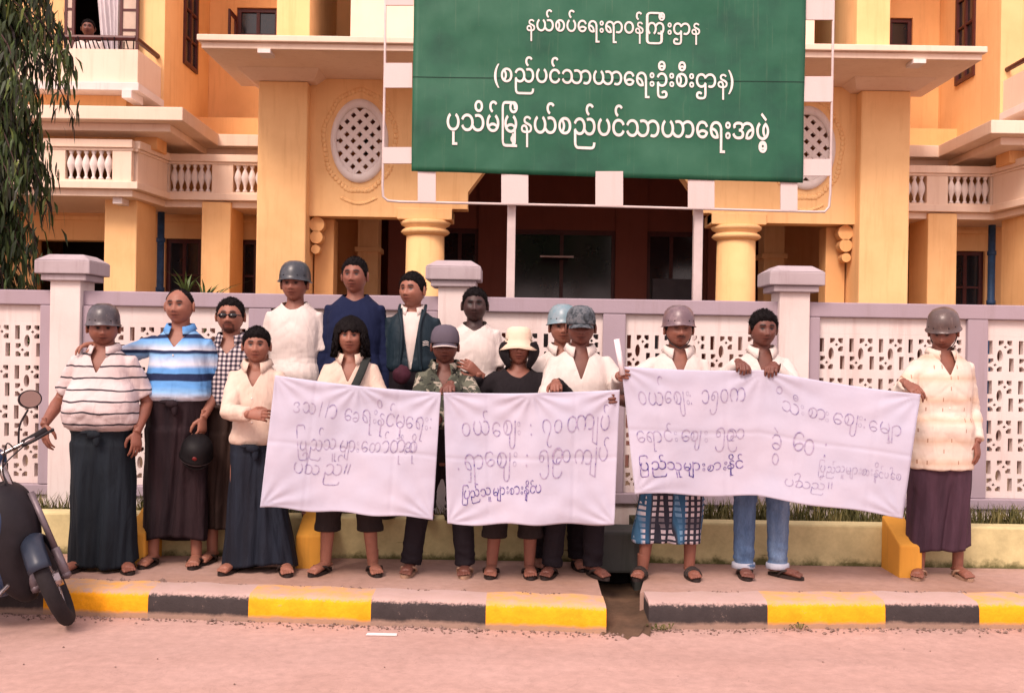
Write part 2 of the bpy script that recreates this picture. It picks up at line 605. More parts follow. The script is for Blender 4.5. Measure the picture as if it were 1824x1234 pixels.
M['planter'] = planter_mat()
for px0, px1, lab in ((-420, 1046, 'low pale yellow planter edge with grass, running left of the culvert'), (1145, 2400, 'low pale yellow planter edge with grass, running right of the culvert')):
    b = MB()
    b.box(xl(px0, DP), xl(px1, DP), DP, DP + 0.16, 0.0, 0.43)
    o = b.build('planter_wall', M['planter'], bevel=0.015)
    tag(o, lab, 'low wall', None, 'thing')
    b = MB()
    b.box(xl(px0, DP), xl(px1, DP), DP + 0.155, 8.2, 0.1, 0.335)
    tag(b.build('planter_soil', M['soil']), None, None, None, 'structure')
# sloped yellow blocks
M['blockyellow'] = plaster('block_yellow', (0.70, 0.33, 0.05, 1), (0.45, 0.22, 0.04, 1), 0.5)
for px, w, lab in ((256, 34, 'sloped yellow concrete block behind the man in the wide striped polo'), (557, 46, 'sloped yellow concrete block seen between legs under the leftmost cloth'),
                   (1605, 40, 'sloped orange yellow concrete block beside the man in the patterned shirt')):
    x0, x1 = xl(px - w / 2, 7.1), xl(px + w / 2, 7.1)
    c = Vector(((x0 + x1) / 2, 7.1, KZ))
    b = MB()
    y0, y1 = 6.93, DP - 0.002
    b.hexa([(x0, y0, KZ - .05), (x1, y0, KZ - .05), (x1, y1, KZ - .05), (x0, y1, KZ - .05)], [(x0, y0, 0.36), (x1, y0, 0.36), (x1, y1, 0.50), (x0, y1, 0.50)])
    tag(b.build('concrete_block', M['blockyellow'], off=c, bevel=0.012), lab, 'block', 'yellow blocks along the planter').location = c

# grass in the planter
def grass_blades(n, xr, yr, z, h, name, mat, dens=None):
    v, f = [], []
    for i in range(n):
        x = random.uniform(*xr); y = random.uniform(*yr)
        k = mnoise.noise(Vector((x * 2.2, y * 2, 1.7))) * 0.5 + 0.5
        if random.random() > 0.05 + 1.0 * k ** 1.6:
            continue
        hh = h * random.uniform(0.25, 1.0) * (0.45 + 1.0 * k)
        a = random.uniform(0, 6.28); w = random.uniform(0.003, 0.007); l = hh * random.uniform(0.1, 0.7)
        dx, dy = math.cos(a), math.sin(a)
        p = [(0, 0, w), (0.35, 0.55, w * 0.8), (1.0, 1.0, 0.0006)]
        o = len(v)
        for t, zz, ww in p:
            v.append((x + dx * l * t - dy * ww, y + dy * l * t + dx * ww, z + hh * zz))
            v.append((x + dx * l * t + dy * ww, y + dy * l * t - dx * ww, z + hh * zz))
        f += [(o, o + 1, o + 3, o + 2), (o + 2, o + 3, o + 5, o + 4)]
    o = mesh_obj(name, v, f, mat)
    return tag(o, None, None, None, 'stuff')


def grass_mat():
    n = NB('grass_green'); v = n.pos()
    c = n.ramp(n.noise(v, 7, 4, 0.7), [(0.3, (0.035, 0.04, 0.012, 1)), (0.5, (0.09, 0.085, 0.025, 1)), (0.72, (0.28, 0.215, 0.08, 1))])
    return n.out(c, 0.7, 0.25)


M['grass'] = grass_mat()
grass_blades(5200, (xl(-60, 7.5), xl(1040, 7.5)), (DP + 0.17, 8.1), 0.333, 0.19, 'grass', M['grass'])
grass_blades(7000, (xl(1150, 7.5), xl(1900, 7.5)), (DP + 0.17, 8.1), 0.333, 0.19, 'grass', M['grass'])

# ------------------------------------------------------------------ boundary wall with openwork blocks
DW = 8.2
ZT = PZ(530, DW)                 # top of the grey band
zw = lambda py: PZ(py, DW)
bw = empty('boundary_wall', (0, DW, 0), 'white and lavender grey openwork boundary wall behind the standing men', 'wall', None, 'thing')
O = Vector((0, DW, 0))


def block_mesh():
    """one pierced block, 0.226 x 0.305, as numpy verts/faces (front face at y=0, 0.05 deep)"""
    W, H = 0.2264, 0.305
    cu = bpy.data.curves.new('blk', 'CURVE'); cu.dimensions = '2D'; cu.fill_mode = 'BOTH'; cu.extrude = 0.028

    def poly(pts):
        s = cu.splines.new('POLY'); s.points.add(len(pts) - 1)
        for p, q in zip(s.points, pts):
            p.co = (q[0], q[1], 0, 1)
        s.use_cyclic_u = True
    poly([(0, 0), (W, 0), (W, H), (0, H)])
    ox, oy = 0.02, 0.035

    def q(*pts):
        poly([(ox + a, oy + b) for a, b in pts])

    def rosette(cx, cy, s, skip=()):
        for sx in (-1, 1):
            for sy in (-1, 1):
                if (sx, sy) in skip:
                    continue
                q(*[(cx + sx * a * s, cy + sy * c * s) for a, c in ((1.0, 1.0), (0.26, 1.0), (0.22, 0.60), (0.60, 0.22), (1.0, 0.26))])
        r = 0.26 * s
        q((cx + r, cy), (cx, cy + r), (cx - r, cy), (cx, cy - r))
    q((-0.003, 0.132), (0.031, 0.132), (0.031, 0.236), (-0.003, 0.236))          # slot, upper left
    q((0.154, 0.0), (0.188, 0.0), (0.188, 0.102), (0.154, 0.102))          # slot, lower right
    rosette(0.126, 0.187, 0.050, ((-1, -1),))
    rosette(0.052, 0.050, 0.050, ((1, 1),))
    q(*[(0.086 + 0.021 * math.cos(t), 0.118 + 0.048 * math.sin(t)) for t in [math.pi * k / 8 for k in range(16)]])
    o = bpy.data.objects.new('blk', cu); COL.objects.link(o); bpy.context.view_layer.update()
    me = bpy.data.meshes.new_from_object(o.evaluated_get(bpy.context.evaluated_depsgraph_get()))
    vs = np.array([(v.co.x, v.co.z, v.co.y) for v in me.vertices]); fs = [tuple(reversed(p.vertices)) for p in me.polygons]
    bpy.data.objects.remove(o); bpy.data.meshes.remove(me); bpy.data.curves.remove(cu)
    return vs, fs


BV, BF = block_mesh()
pil_px = [-560, 122, 806, 1408, 2080]
post_px = [-220, 76, 460, 1088, 1740]
Zb, Zbt = zw(893), zw(874)       # grey lower band
Zrow = zw(862)                    # bottom of the lowest holes
zpl0 = 0.20
xw = lambda px: P(px, 700, DW).x
# plinth, bands
L0, L1 = xw(-600), xw(2150)
b = MB(); b.box(L0, L1, DW - 0.02, DW + 0.14, zpl0, Zb); b.build('plinth', M['wallwhite'], bw, off=O)
b = MB(); b.box(L0, L1, DW - 0.05, DW + 0.16, Zb + 0.002, Zbt); b.build('lower_band', M['wallgrey'], bw, off=O, bevel=0.008)
b = MB(); b.box(L0, L1, DW - 0.03, DW + 0.15, zw(556), ZT); b.build('top_band', M['wallgrey'], bw, off=O, bevel=0.008)
# post strips
allp = sorted([(p, 56) for p in pil_px] + [(1092, 40), (1738, 36), (462, 40), (-220, 40), (76, 56)])
for p, w in [(1092, 40), (1738, 36), (462, 40), (-220, 40)]:
    b = MB(); b.box(xw(p - w / 2), xw(p + w / 2), DW - 0.028, DW + 0.13, Zbt + 0.002, zw(556) - 0.002); b.build('grey_post', M['wallgrey'], bw, off=O, bevel=0.006)
for p in pil_px:
    x = xw(p); zt = zw(502)
    b = MB(); b.box(x - 0.115, x + 0.115, DW - 0.09, DW + 0.19, zpl0, zt)
    pl = b.build('pillar', M['wallwhite'], bw, off=O, bevel=0.008)
    for sx in (-1, 1):
        b = MB(); b.box(x + sx * 0.117, x + sx * 0.205, DW - 0.05, DW + 0.15, Zbt + 0.003, zw(556) - 0.003); b.build('grey_strip', M['wallgrey'], bw, off=O, bevel=0.006)
    b = MB()
    b.box(x - 0.17, x + 0.17, DW - 0.13, DW + 0.23, zt - 0.05, zt - 0.001)
    a, t, h0, h1, h2 = 0.208, 0.13, zt, zt + 0.10, zt + 0.150
    for (r0, z0, r1, z1) in ((a, h0, a, h1), (a, h1 + 0.0005, t, h2)):
        b.hexa([(x - r0, DW + .05 - r0, z0), (x + r0, DW + .05 - r0, z0), (x + r0, DW + .05 + r0, z0), (x - r0, DW + .05 + r0, z0)],
               [(x - r1, DW + .05 - r1, z1), (x + r1, DW + .05 - r1, z1), (x + r1, DW + .05 + r1, z1), (x - r1, DW + .05 + r1, z1)])
    b.build('pillar_cap', M['capgrey'], pl, bevel=0.008).data.transform(Matrix.Translation(-O))
# openwork panels between uprights
edges = []
for p in pil_px:
    edges.append((xw(p) - 0.205, xw(p) + 0.205))
for p, w in [(1092, 40), (1738, 36), (462, 40), (-220, 40)]:
    edges.append((xw(p - w / 2), xw(p + w / 2)))
edges.sort()
for (a0, a1), (b0, b1) in zip(edges, edges[1:]):
    x0, x1 = a1, b0
    if x1 - x0 < 0.3:
        continue
    n = max(1, round((x1 - x0) / 0.2264))
    kx = (x1 - x0) / (n * 0.2264)
    m = 0.0
    b = MB()
    z0 = Zrow - 0.035
    for r in range(4):
        for k in range(n):
            V = BV * np.array([kx, 1, 1]) + np.array([x0 + k * 0.2264 * kx, DW + 0.045, z0 + r * 0.305])
            b.add(V, BF)
    zt = z0 + 4 * 0.305
    b.box(x0, x1, DW + 0.018, DW + 0.07, zt + 0.0005, zw(556) - 0.002)
    if m > 0.01:
        b.box(x0, x0 + m, DW + 0.018, DW + 0.07, Zbt + 0.002, zt); b.box(x1 - m, x1, DW + 0.018, DW + 0.07, Zbt + 0.002, zt)
    b.box(x0 + m, x1 - m, DW + 0.018, DW + 0.07, Zbt + 0.002, z0 - 0.0005)
    b.build('openwork_panel', M['wallwhite'], bw, off=O)
# ------------------------------------------------------------------ the office building
BX = 0.889                        # its axis of symmetry
B0 = Vector((BX, 14.0, 0))
bd = empty('office_building', B0, 'yellow two storey office building with balconies, round columns and oval lattice vents', 'building', None, 'thing')


def part(mb, name, mat, parent=None, bevel=0, smooth=False, mats=None):
    p = parent or bd
    o = mb.build(name, mat, p, smooth, mats, bevel, off=B0)
    return o


def zb(py, D, px=500):
    return P(px, py, D).z


Z_LINT = 3.27
Z_EAVE = 5.07
FX = 14.0                        # portico front plane
WT = 9.5                         # wall top, out of the picture

# portico front wall over the lintels: left and right fields, each with an oval opening (built as a ring of quads)
def oval_wall(cx, cz, rx, rz, x0, x1, z0, z1, y0, y1):
    b = MB(); n = 48
    ins, outs = [], []
    for k in range(n):
        a = 2 * math.pi * k / n
        c, s = math.cos(a), math.sin(a)
        ins.append((cx + rx * c, cz + rz * s))
        t = min((x1 - cx) / c if c > 1e-6 else 1e9, (x0 - cx) / c if c < -1e-6 else 1e9, (z1 - cz) / s if s > 1e-6 else 1e9, (z0 - cz) / s if s < -1e-6 else 1e9)
        outs.append((cx + c * t, cz + s * t))
    # add the corners to the nearest outer vertices
    for X in (x0, x1):
        for Z in (z0, z1):
            k = min(range(n), key=lambda i: (outs[i][0] - X) ** 2 + (outs[i][1] - Z) ** 2)
            outs[k] = (X, Z)
    v = [(p[0], y0, p[1]) for p in ins] + [(p[0], y0, p[1]) for p in outs] + [(p[0], y1, p[1]) for p in ins] + [(p[0], y1, p[1]) for p in outs]
    f = []
    for k in range(n):
        j = (k + 1) % n
        f += [(k, n + k, n + j, j), (2 * n + k, 2 * n + j, 3 * n + j, 3 * n + k), (k, j, 2 * n + j, 2 * n + k), (n + k, 3 * n + k, 3 * n + j, n + j)]
    b.add(v, f)
    return b


def oval_lattice(cx, cz, y):
    """white rim and diagonal lattice, the lattice cut to the oval"""
    rim = MB(); n = 56
    prof = [(0.300, 0.435, 0.02), (0.300, 0.435, -0.05), (0.325, 0.465, -0.075), (0.375, 0.545, -0.055), (0.385, 0.56, 0.02)]
    v = []
    for k in range(n):
        a = 2 * math.pi * k / n
        for rx, rz, dy in prof:
            v.append((cx + rx * math.cos(a), y + dy, cz + rz * math.sin(a)))
    m = len(prof)
    f = [(k * m + i, k * m + (i + 1) % m, ((k + 1) % n) * m + (i + 1) % m, ((k + 1) % n) * m + i) for k in range(n) for i in range(m)]
    rim.add(v, f)
    lat = MB()
    st = 0.168
    hw = 0.032
    for d in (1, -1):
        for i in range(-8, 9):
            # line x*d + z = i*st  inside ellipse (0.31, 0.445)
            pts = []
            for t in np.linspace(-0.6, 0.6, 241):
                x = t; z = i * st - d * t
                if (x / 0.31) ** 2 + (z / 0.445) ** 2 < 1:
                    pts.append((x, z))
            if len(pts) < 6:
                continue
            (xa, za), (xb, zb_) = pts[0], pts[-1]
            nx, nz = d * hw / math.sqrt(2), hw / math.sqrt(2)
            yo = 0.0 if d == 1 else 0.004
            lat.hexa([(cx + xa - nx, y - 0.03 + yo, cz + za - nz), (cx + xa + nx, y - 0.03 + yo, cz + za + nz), (cx + xa + nx, y + 0.02 + yo, cz + za + nz), (cx + xa - nx, y + 0.02 + yo, cz + za - nz)],
                     [(cx + xb - nx, y - 0.03 + yo, cz + zb_ - nz), (cx + xb + nx, y - 0.03 + yo, cz + zb_ + nz), (cx + xb + nx, y + 0.02 + yo, cz + zb_ + nz), (cx + xb - nx, y + 0.02 + yo, cz + zb_ - nz)])
    return rim, lat


PIL_IN, PIL_OUT = 3.58, 4.22
COLX, COLR = 2.06, 0.27
for s in (-1, 1):
    x = lambda a: BX + s * a
    cz = 4.26
    # field between column block and pilaster
    b = oval_wall(x(2.93), cz, 0.33, 0.47, min(x(1.70), x(PIL_IN)), max(x(1.70), x(PIL_IN)), Z_LINT, Z_EAVE - 0.002, FX + 0.10, FX + 0.40)
    part(b, 'front_wall', M['yellow'])
    rim, lat = oval_lattice(x(2.93), cz, FX + 0.12)
    vo = part(rim, 'oval_vent', M['white'], smooth=True)
    o = part(lat, 'lattice', M['white'], vo)
    # stucco garlands round the oval (small raised leaves)
    b = MB()
    n_ = 64
    for k in range(n_):          # a raised wreath of overlapping leaves round the oval, thinner at its sides
        a = 2 * math.pi * k / n_
        th_ = .5 + .5 * abs(math.sin(2 * a + .6))
        b.ball((x(2.93) + .47 * math.cos(a) * (1 + .03 * math.sin(7 * a)), FX + 0.10, cz + .66 * math.sin(a) * (1 + .02 * math.sin(9 * a))), (.034, 0.007 + .012 * th_, .036), 8, 5)
    part(b, 'stucco_garland', M['yellow'], smooth=True)
    b = MB()
    for k in range(18):
        t = k / 17
        b.ball((x(2.93) - 0.22 + 0.44 * t, FX + 0.10, cz - 0.75 - 0.07 * math.sin(math.pi * t)), (0.026, 0.016, 0.022), 8, 5)
    part(b, 'stucco_garland', M['yellow'], smooth=True)
    # pilaster with a flared cap under the eave
    b = MB(); b.box(x(PIL_IN), x(PIL_OUT), FX - 0.10, FX + 0.62, 0.1, 4.98)
    pil = part(b, 'pilaster', M['yellow'], bevel=0.02)
    b = MB()
    w0, w1 = 0.40, 0.52
    xm = x((PIL_IN + PIL_OUT) / 2)
    b.hexa([(xm - w0, FX - .12, 4.982), (xm + w0, FX - .12, 4.982), (xm + w0, FX + .62, 4.982), (xm - w0, FX + .62, 4.982)],
           [(xm - w1, FX - .45, Z_EAVE - .002), (xm + w1, FX - .45, Z_EAVE - .002), (xm + w1, FX + .62, Z_EAVE - .002), (xm - w1, FX + .62, Z_EAVE - .002)])
    part(b, 'pilaster_cap', M['cream'], pil)
    # pilaster's inner half: a thinner respond
    b = MB(); b.box(x(PIL_IN - 0.02), x(PIL_IN - 0.28), FX + 0.42, FX + 0.75, 0.1, Z_LINT - 0.002)
    part(b, 'respond', M['orange'], bevel=0.01)
    # scroll bracket under the lintel
    b = MB()
    b.prism([(0, 0)] * 3, 0, 0) if False else None
    for k, (dz, r) in enumerate(((-0.10, 0.10), (-0.27, 0.085), (-0.43, 0.06))):
        b.lathe([(r, -0.09), (r, 0.09)], (0, 0, 0), 14)
        n0 = len(b.v) - 28
        for i in range(n0, len(b.v)):
            vx, vy, vz = b.v[i]
            b.v[i] = (x(PIL_IN - 0.06 - 0.3 * r) + vx * 1.0, FX + 0.27 + vz, Z_LINT + dz + vy)
    part(b, 'scroll_bracket', M['orange'], smooth=False)
    # column: block, ring mouldings, shaft
    zc = zb(390, FX, 755)
    b = MB(); b.lathe([(COLR * 1.02, 0.1), (COLR * 1.0, 1.2), (COLR * 0.93, zc - 0.20)], (x(COLX), FX + 0.25, 0), 36)
    co = part(b, 'column', M['yellow'], smooth=True)
    b = MB()
    b.lathe([(.255, zc - .20), (.30, zc - .175), (.325, zc - .15), (.30, zc - .12), (.27, zc - .105), (.27, zc - .085), (.32, zc - .06), (.335, zc - .03), (.30, zc)], (x(COLX), FX + 0.25, 0), 36)
    part(b, 'column_capital', M['yellow'], co, smooth=True)
    b = MB(); b.box(x(COLX - 0.36), x(COLX + 0.36), FX + 0.07, FX + 0.62, zc + 0.001, Z_LINT + 0.12)
    part(b, 'column_block', M['yellow'], co, bevel=0.012)
    # haunch to the raised middle opening (chamfered corner)
    b = MB()
    zt = zb(318, FX, 810)
    xa, xb, xc = x(1.70), x(1.50), x(1.16)
    poly = [(xa, Z_LINT + .12), (xb, Z_LINT + .12), (xb, Z_LINT + .34), (xc, zt + 0.30), (xc, Z_EAVE), (xa, Z_EAVE)]
    n = len(poly)
    vv = [(px_, FX + 0.10, pz_) for px_, pz_ in poly] + [(px_, FX + 0.40, pz_) for px_, pz_ in poly]
    b.add(vv, [tuple(range(n)), tuple(range(2 * n - 1, n - 1, -1))] + [(i, i + n, (i + 1) % n + n, (i + 1) % n) for i in range(n)])
    part(b, 'haunch', M['yellow'])
# beam over the middle opening
b = MB(); b.box(BX - 1.16, BX + 1.16, FX + 0.10, FX + 0.40, zb(270, FX, 1037), Z_EAVE - .003)
part(b, 'front_beam', M['yellow'])
# eave slab over the portico
b = MB()
Zs, Zt = Z_EAVE, Z_EAVE + 0.075
b.box(BX - 4.62, BX + 4.62, 12.72, 14.6, Zs, Zt)
b.box(BX - 4.66, BX + 4.66, 12.66, 14.6, Zt + 0.001, Zt + 0.075)
eav = part(b, 'eave_slab', M['cream'], bevel=0.01)
for s in (-1, 1):
    b = MB(); b.box(BX + s * 3.80, BX + s * 3.95, 12.70, 12.95, Zs - 0.05, Zs - 0.001)
    part(b, 'drip_block', M['white'], eav)
# portico ceiling, floor and back wall with openings (roofed; the inner wall is also coloured near-black)
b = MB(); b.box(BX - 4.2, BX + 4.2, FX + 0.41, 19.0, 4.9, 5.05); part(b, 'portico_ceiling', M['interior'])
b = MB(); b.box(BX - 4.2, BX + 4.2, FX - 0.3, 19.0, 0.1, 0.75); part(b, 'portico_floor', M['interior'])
YB = 18.2
b = MB()
def xb_(px, D=YB): return PX(px, D)
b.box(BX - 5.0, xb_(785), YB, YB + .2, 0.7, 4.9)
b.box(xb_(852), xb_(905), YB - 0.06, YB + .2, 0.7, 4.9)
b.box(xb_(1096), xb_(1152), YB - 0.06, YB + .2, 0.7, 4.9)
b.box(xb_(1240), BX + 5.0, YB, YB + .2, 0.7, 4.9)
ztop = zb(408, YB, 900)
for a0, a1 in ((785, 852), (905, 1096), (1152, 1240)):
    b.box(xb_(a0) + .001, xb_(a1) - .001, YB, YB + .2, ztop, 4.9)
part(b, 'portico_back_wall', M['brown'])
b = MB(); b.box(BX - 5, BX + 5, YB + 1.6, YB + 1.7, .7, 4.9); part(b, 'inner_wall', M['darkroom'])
for a0, a1 in ((785, 852), (905, 1096), (1152, 1240)):
    b = MB()
    X0, X1 = xb_(a0), xb_(a1)
    b.box(X0, X0 + .06, YB + .02, YB + .1, .75, ztop); b.box(X1 - .06, X1, YB + .02, YB + .1, .75, ztop); b.box(X0 + .06, X1 - .06, YB + .02, YB + .1, ztop - .08, ztop)
    b.box((X0 + X1) / 2 - .03, (X0 + X1) / 2 + .03, YB + .02, YB + .1, .75, ztop - .08)
    fr = part(b, 'door_frame', M['wood'])
    b = MB(); b.box(X0 + .06, X1 - .06, YB + .05, YB + .06, .76, ztop - .081); part(b, 'door_glass', M['glass'], fr)
# pale sheet low in the right door, fluorescent tube bar
b = MB(); b.box(xb_(1163), xb_(1237), YB - .02, YB + .01, .8, zb(497, YB, 1200)); part(b, 'grey_board', plain('grey_board', (0.10, 0.10, 0.115, 1), 0.6))
b = MB(); b.tube([(PX(962, 17.5), 17.5, zb(457, 17.5, 990)), (PX(1022, 17.5), 17.5, zb(457, 17.5, 990))], 0.016, 8)
part(b, 'tube_lamp', M['panelwhite'])
b = MB(); b.box(PX(962, 17.5) + .05, PX(1022, 17.5) - .05, 17.53, YB + 0.05, zb(457, 17.5, 990) + .005, zb(457, 17.5, 990) + .02); part(b, 'lamp_bracket', M['darkroom'])
# side bays of the portico: second row of columns and cross walls
for s in (-1, 1):
    x = lambda a: BX + s * a
    b = MB(); b.box(x(2.98), x(3.30), 16.6, 17.0, .7, 4.9)
    b.box(x(2.94), x(3.34), 16.56, 17.04, 3.02, 3.10)
    part(b, 'inner_pier', M['yellow'], bevel=0.01)
    b = MB(); b.box(x(2.30), x(2.94), 17.6, 17.8, .7, 4.9); part(b, 'inner_screen', M['brown'])
    b = MB(); b.box(x(3.36), x(4.2), 17.2, 17.4, .7, 4.9); part(b, 'inner_screen', M['yellow'])
    b = MB(); b.box(x(4.05), x(4.2), FX + 0.63, 19.0, .1, 4.9); part(b, 'side_wall', M['orange'])


def window(x0, x1, z0, z1, y, cols=2, rows=3, parent=None, axis='x', open_=False, frame=0.06, depth=0.08):
    """dark red frame with glazing bars and dark panes; axis 'x' faces the road, axis 'y' lies in a side wall (x0,x1 then are distances)"""
    b = MB()

    def bxx(a0, a1, c0, c1, d0, d1):
        if axis == 'x':
            b.box(a0, a1, y + d0, y + d1, c0, c1)
        else:
            b.box(y + d0, y + d1, a0, a1, c0, c1)
    x0, x1 = sorted((x0, x1))
    bxx(x0, x0 + frame, z0, z1, 0, depth); bxx(x1 - frame, x1, z0, z1, 0, depth)
    bxx(x0 + frame, x1 - frame, z0, z0 + frame, 0, depth); bxx(x0 + frame, x1 - frame, z1 - frame, z1, 0, depth)
    for i in range(1, cols):
        xx = x0 + (x1 - x0) * i / cols
        bxx(xx - .025, xx + .025, z0 + frame, z1 - frame, 0.008, depth - .005)
    for i in range(1, rows):
        zz = z0 + (z1 - z0) * i / rows
        bxx(x0 + frame, x1 - frame, zz - .015, zz + .015, 0.014, depth - .008)
    w = part(b, 'window', M['wood'], parent)
    b = MB(); bxx(x0 + frame, x1 - frame, z0 + frame, z1 - frame, depth * .5, depth * .5 + .008)
    part(b, 'glass', M['glass'], w)
    return w


def baluster_mesh(h):
    r = 0.052
    pr = [(.6, 0), (.6, .06), (.28, .12), (.42, .24), (.92, .42), (1.0, .52), (.75, .66), (.36, .78), (.30, .82), (.55, .86), (.55, .89), (.62, .92), (1.05, 1.0)]
    b = MB(); b.lathe([(r * a, h * z) for a, z in pr], (0, 0, 0), 12)
    o = b.build('baluster', M['white'], None, True)
    return o


zrail0 = zb(262, 13.6, 200); zrail1 = zb(248, 13.6, 200); zsl0 = zb(336, 13.6, 200); zsl1 = zb(323, 13.6, 200)
BAL = baluster_mesh(zrail0 - zsl1 - 0.04)
BAL.data.materials.clear(); BAL.data.materials.append(M['white'])
first = [True]


def baluster(parent, x, y):
    if first[0]:
        o = BAL; first[0] = False
    else:
        o = BAL.copy(); COL.objects.link(o)
    o.parent = parent
    o.location = Vector((x, y, zsl1 + 0.03)) - B0
    return o


for s in (-1, 1):
    mx = (lambda xx: xx) if s < 0 else (lambda xx: 2 * BX - xx)
    XE = -4.77                     # outer edge of the near balcony
    XW = -9.0
    # ---- ground storey: piers, recessed walls, windows
    def pier(px0, px1, D, z1=3.55, dep=0.7, name='pier', m='yellow'):
        b = MB(); b.box(mx(PX(px0, D)), mx(PX(px1, D)), D, D + dep, 0.1, z1)
        return part(b, name, M[m], bevel=0.015)
    pier(185, 243, 14.0, 3.5, 0.75)
    pier(358, 410, 14.6, 3.5, 0.7)
    b = MB()
    Dg = 15.5
    zo = zb(425, Dg, 320)
    zo2 = zb(428, Dg, 150)
    b.box(mx(XW), mx(PX(60, Dg)), Dg, Dg + .25, .1, 3.5)
    b.box(mx(PX(60, Dg)), mx(PX(190, Dg)), Dg, Dg + .25, zo2, 3.5)
    b.box(mx(PX(190, Dg)), mx(PX(294, Dg)), Dg, Dg + .25, .1, 3.5)
    b.box(mx(PX(294, Dg)), mx(PX(358, Dg)), Dg, Dg + .25, zo, 3.5)
    b.box(mx(PX(294, Dg)), mx(PX(358, Dg)), Dg, Dg + .25, .1, 1.0)
    b.box(mx(PX(358, Dg)), mx(PX(426, Dg)), Dg, Dg + .25, .1, 3.5)
    b.box(mx(PX(426, Dg)), mx(PX(458, Dg)), Dg, Dg + .25, zo, 3.5)
    b.box(mx(PX(426, Dg)), mx(PX(458, Dg)), Dg, Dg + .25, .1, 1.0)
    b.box(mx(PX(458, Dg)), mx(PX(500, Dg)), Dg, Dg + .25, .1, 3.5)
    part(b, 'ground_wall', M['yellow'])
    b = MB()
    b.box(mx(PX(40, Dg)), mx(PX(470, Dg)), Dg - .05, Dg - .001, zb(395, Dg, 300), zb(388, Dg, 300)); part(b, 'string_course', M['yellow'])
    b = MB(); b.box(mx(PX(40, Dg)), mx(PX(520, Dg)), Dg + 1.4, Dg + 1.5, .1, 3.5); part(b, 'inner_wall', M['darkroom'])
    window(mx(PX(294, Dg)), mx(PX(358, Dg)), 1.0, zo, Dg + .06, 2, 4)
    window(mx(PX(426, Dg)), mx(PX(458, Dg)), 1.0, zo, Dg + .06, 1, 4)
    # open shutter leaf, swung outward
    b = MB()
    sx0 = mx(PX(426, Dg)); sgn = -1 if s < 0 else 1
    hx, hy = sx0 + sgn * 0.16, Dg - 0.40
    for (t0, t1, c0, c1) in ((0, .12, 1.0, zo), (.88, 1, 1.0, zo), (.12, .88, 1.0, 1.06), (.12, .88, zo - .06, zo), (.12, .88, 1.5, 1.53), (.12, .88, 1.95, 1.98), (.12, .88, 2.4, 2.43), (.12, .88, 2.75, 2.78)):
        pa = (sx0 + (hx - sx0) * t0, Dg + (hy - Dg) * t0); pb = (sx0 + (hx - sx0) * t1, Dg + (hy - Dg) * t1)
        b.hexa([(pa[0] - .015, pa[1], c0), (pb[0] - .015, pb[1], c0), (pb[0] + .015, pb[1], c0), (pa[0] + .015, pa[1], c0)],
               [(pa[0] - .015, pa[1], c1), (pb[0] - .015, pb[1], c1), (pb[0] + .015, pb[1], c1), (pa[0] + .015, pa[1], c1)])
    part(b, 'open_shutter', M['wood'])
    # blue rain pipe with collars
    b = MB()
    xp = mx(PX(284, 15.2)); b.tube([(xp, 15.25, .1), (xp, 15.25, 3.5)], 0.05, 12)
    for zz in (1.2, 2.3, 3.0):
        b.tube([(xp, 15.25, zz), (xp, 15.25, zz + .06)], 0.062, 12)
    part(b, 'rain_pipe', M['bluepipe'], smooth=True)
    # ---- lower balcony: slab, balustrade
    b = MB()
    XB = -4.66
    pol = [(XW, 13.6), (XE, 13.6), (XB, 14.56), (-3.34, 14.56), (-3.34, 15.6), (XW, 15.6)]
    pol = [(mx(a), y) for a, y in pol]
    if s > 0: pol = pol[::-1]
    b.prism(pol, zsl0, zsl1)
    inn = [(XW, 13.68), (XE - .09, 13.68), (XB - .10, 14.66), (-3.34, 14.66), (-3.34, 15.6), (XW, 15.6)]
    inn = [(mx(a), y) for a, y in inn]
    if s > 0: inn = inn[::-1]
    b.prism(inn, zsl0 - .09, zsl0 - .001)
    bal = part(b, 'balcony', M['cream'], bevel=0.008)
    # corbels
    for xx, yy in ((PX(205, 13.7), 13.75), (PX(378, 14.6), 14.62)):
        b = MB(); b.box(mx(xx - .06), mx(xx + .06), yy, yy + .5, zsl0 - .17, zsl0 - .092)
        part(b, 'corbel', M['white'], bal)
    # rail
    b = MB()

    def railseg(p, q, z0, z1, w):
        p, q = Vector((mx(p[0]), p[1], 0)), Vector((mx(q[0]), q[1], 0))
        d = (q - p).normalized(); nrm = Vector((-d.y, d.x, 0)) * w / 2
        b.hexa([p - nrm + Vector((0, 0, z0)), q - nrm + Vector((0, 0, z0)), q + nrm + Vector((0, 0, z0)), p + nrm + Vector((0, 0, z0))],
               [p - nrm + Vector((0, 0, z1)), q - nrm + Vector((0, 0, z1)), q + nrm + Vector((0, 0, z1)), p + nrm + Vector((0, 0, z1))])
    for a, c in (((XW, 13.70), (XE - .08, 13.70)), ((XE - .09, 13.705), (XB - .09, 14.66)), ((XB - .15, 14.665), (-3.36, 14.665))):
        railseg(a, c, zrail0, zrail1, 0.17)
        railseg(a, c, zrail0 - 0.035, zrail0 - .001, 0.11)
    part(b, 'rail', M['cream'], bal, bevel=0.006)
    b = MB()
    # solid panels
    for a, c in (((PX(200, 13.7), 13.70), (XE - .10, 13.70)), ((XE - .10, 13.76), (XB - .10, 14.60)), ((XB - .14, 14.665), (PX(301, 14.66), 14.665)), ((PX(377, 14.66), 14.665), (PX(414, 14.66), 14.665)), ((XW, 13.70), (PX(-60, 13.7), 13.70)), ((PX(60, 13.7), 13.7), (PX(116, 13.7), 13.7))):
        railseg(a, c, zsl1 + .001, zrail0 - .036, 0.09)
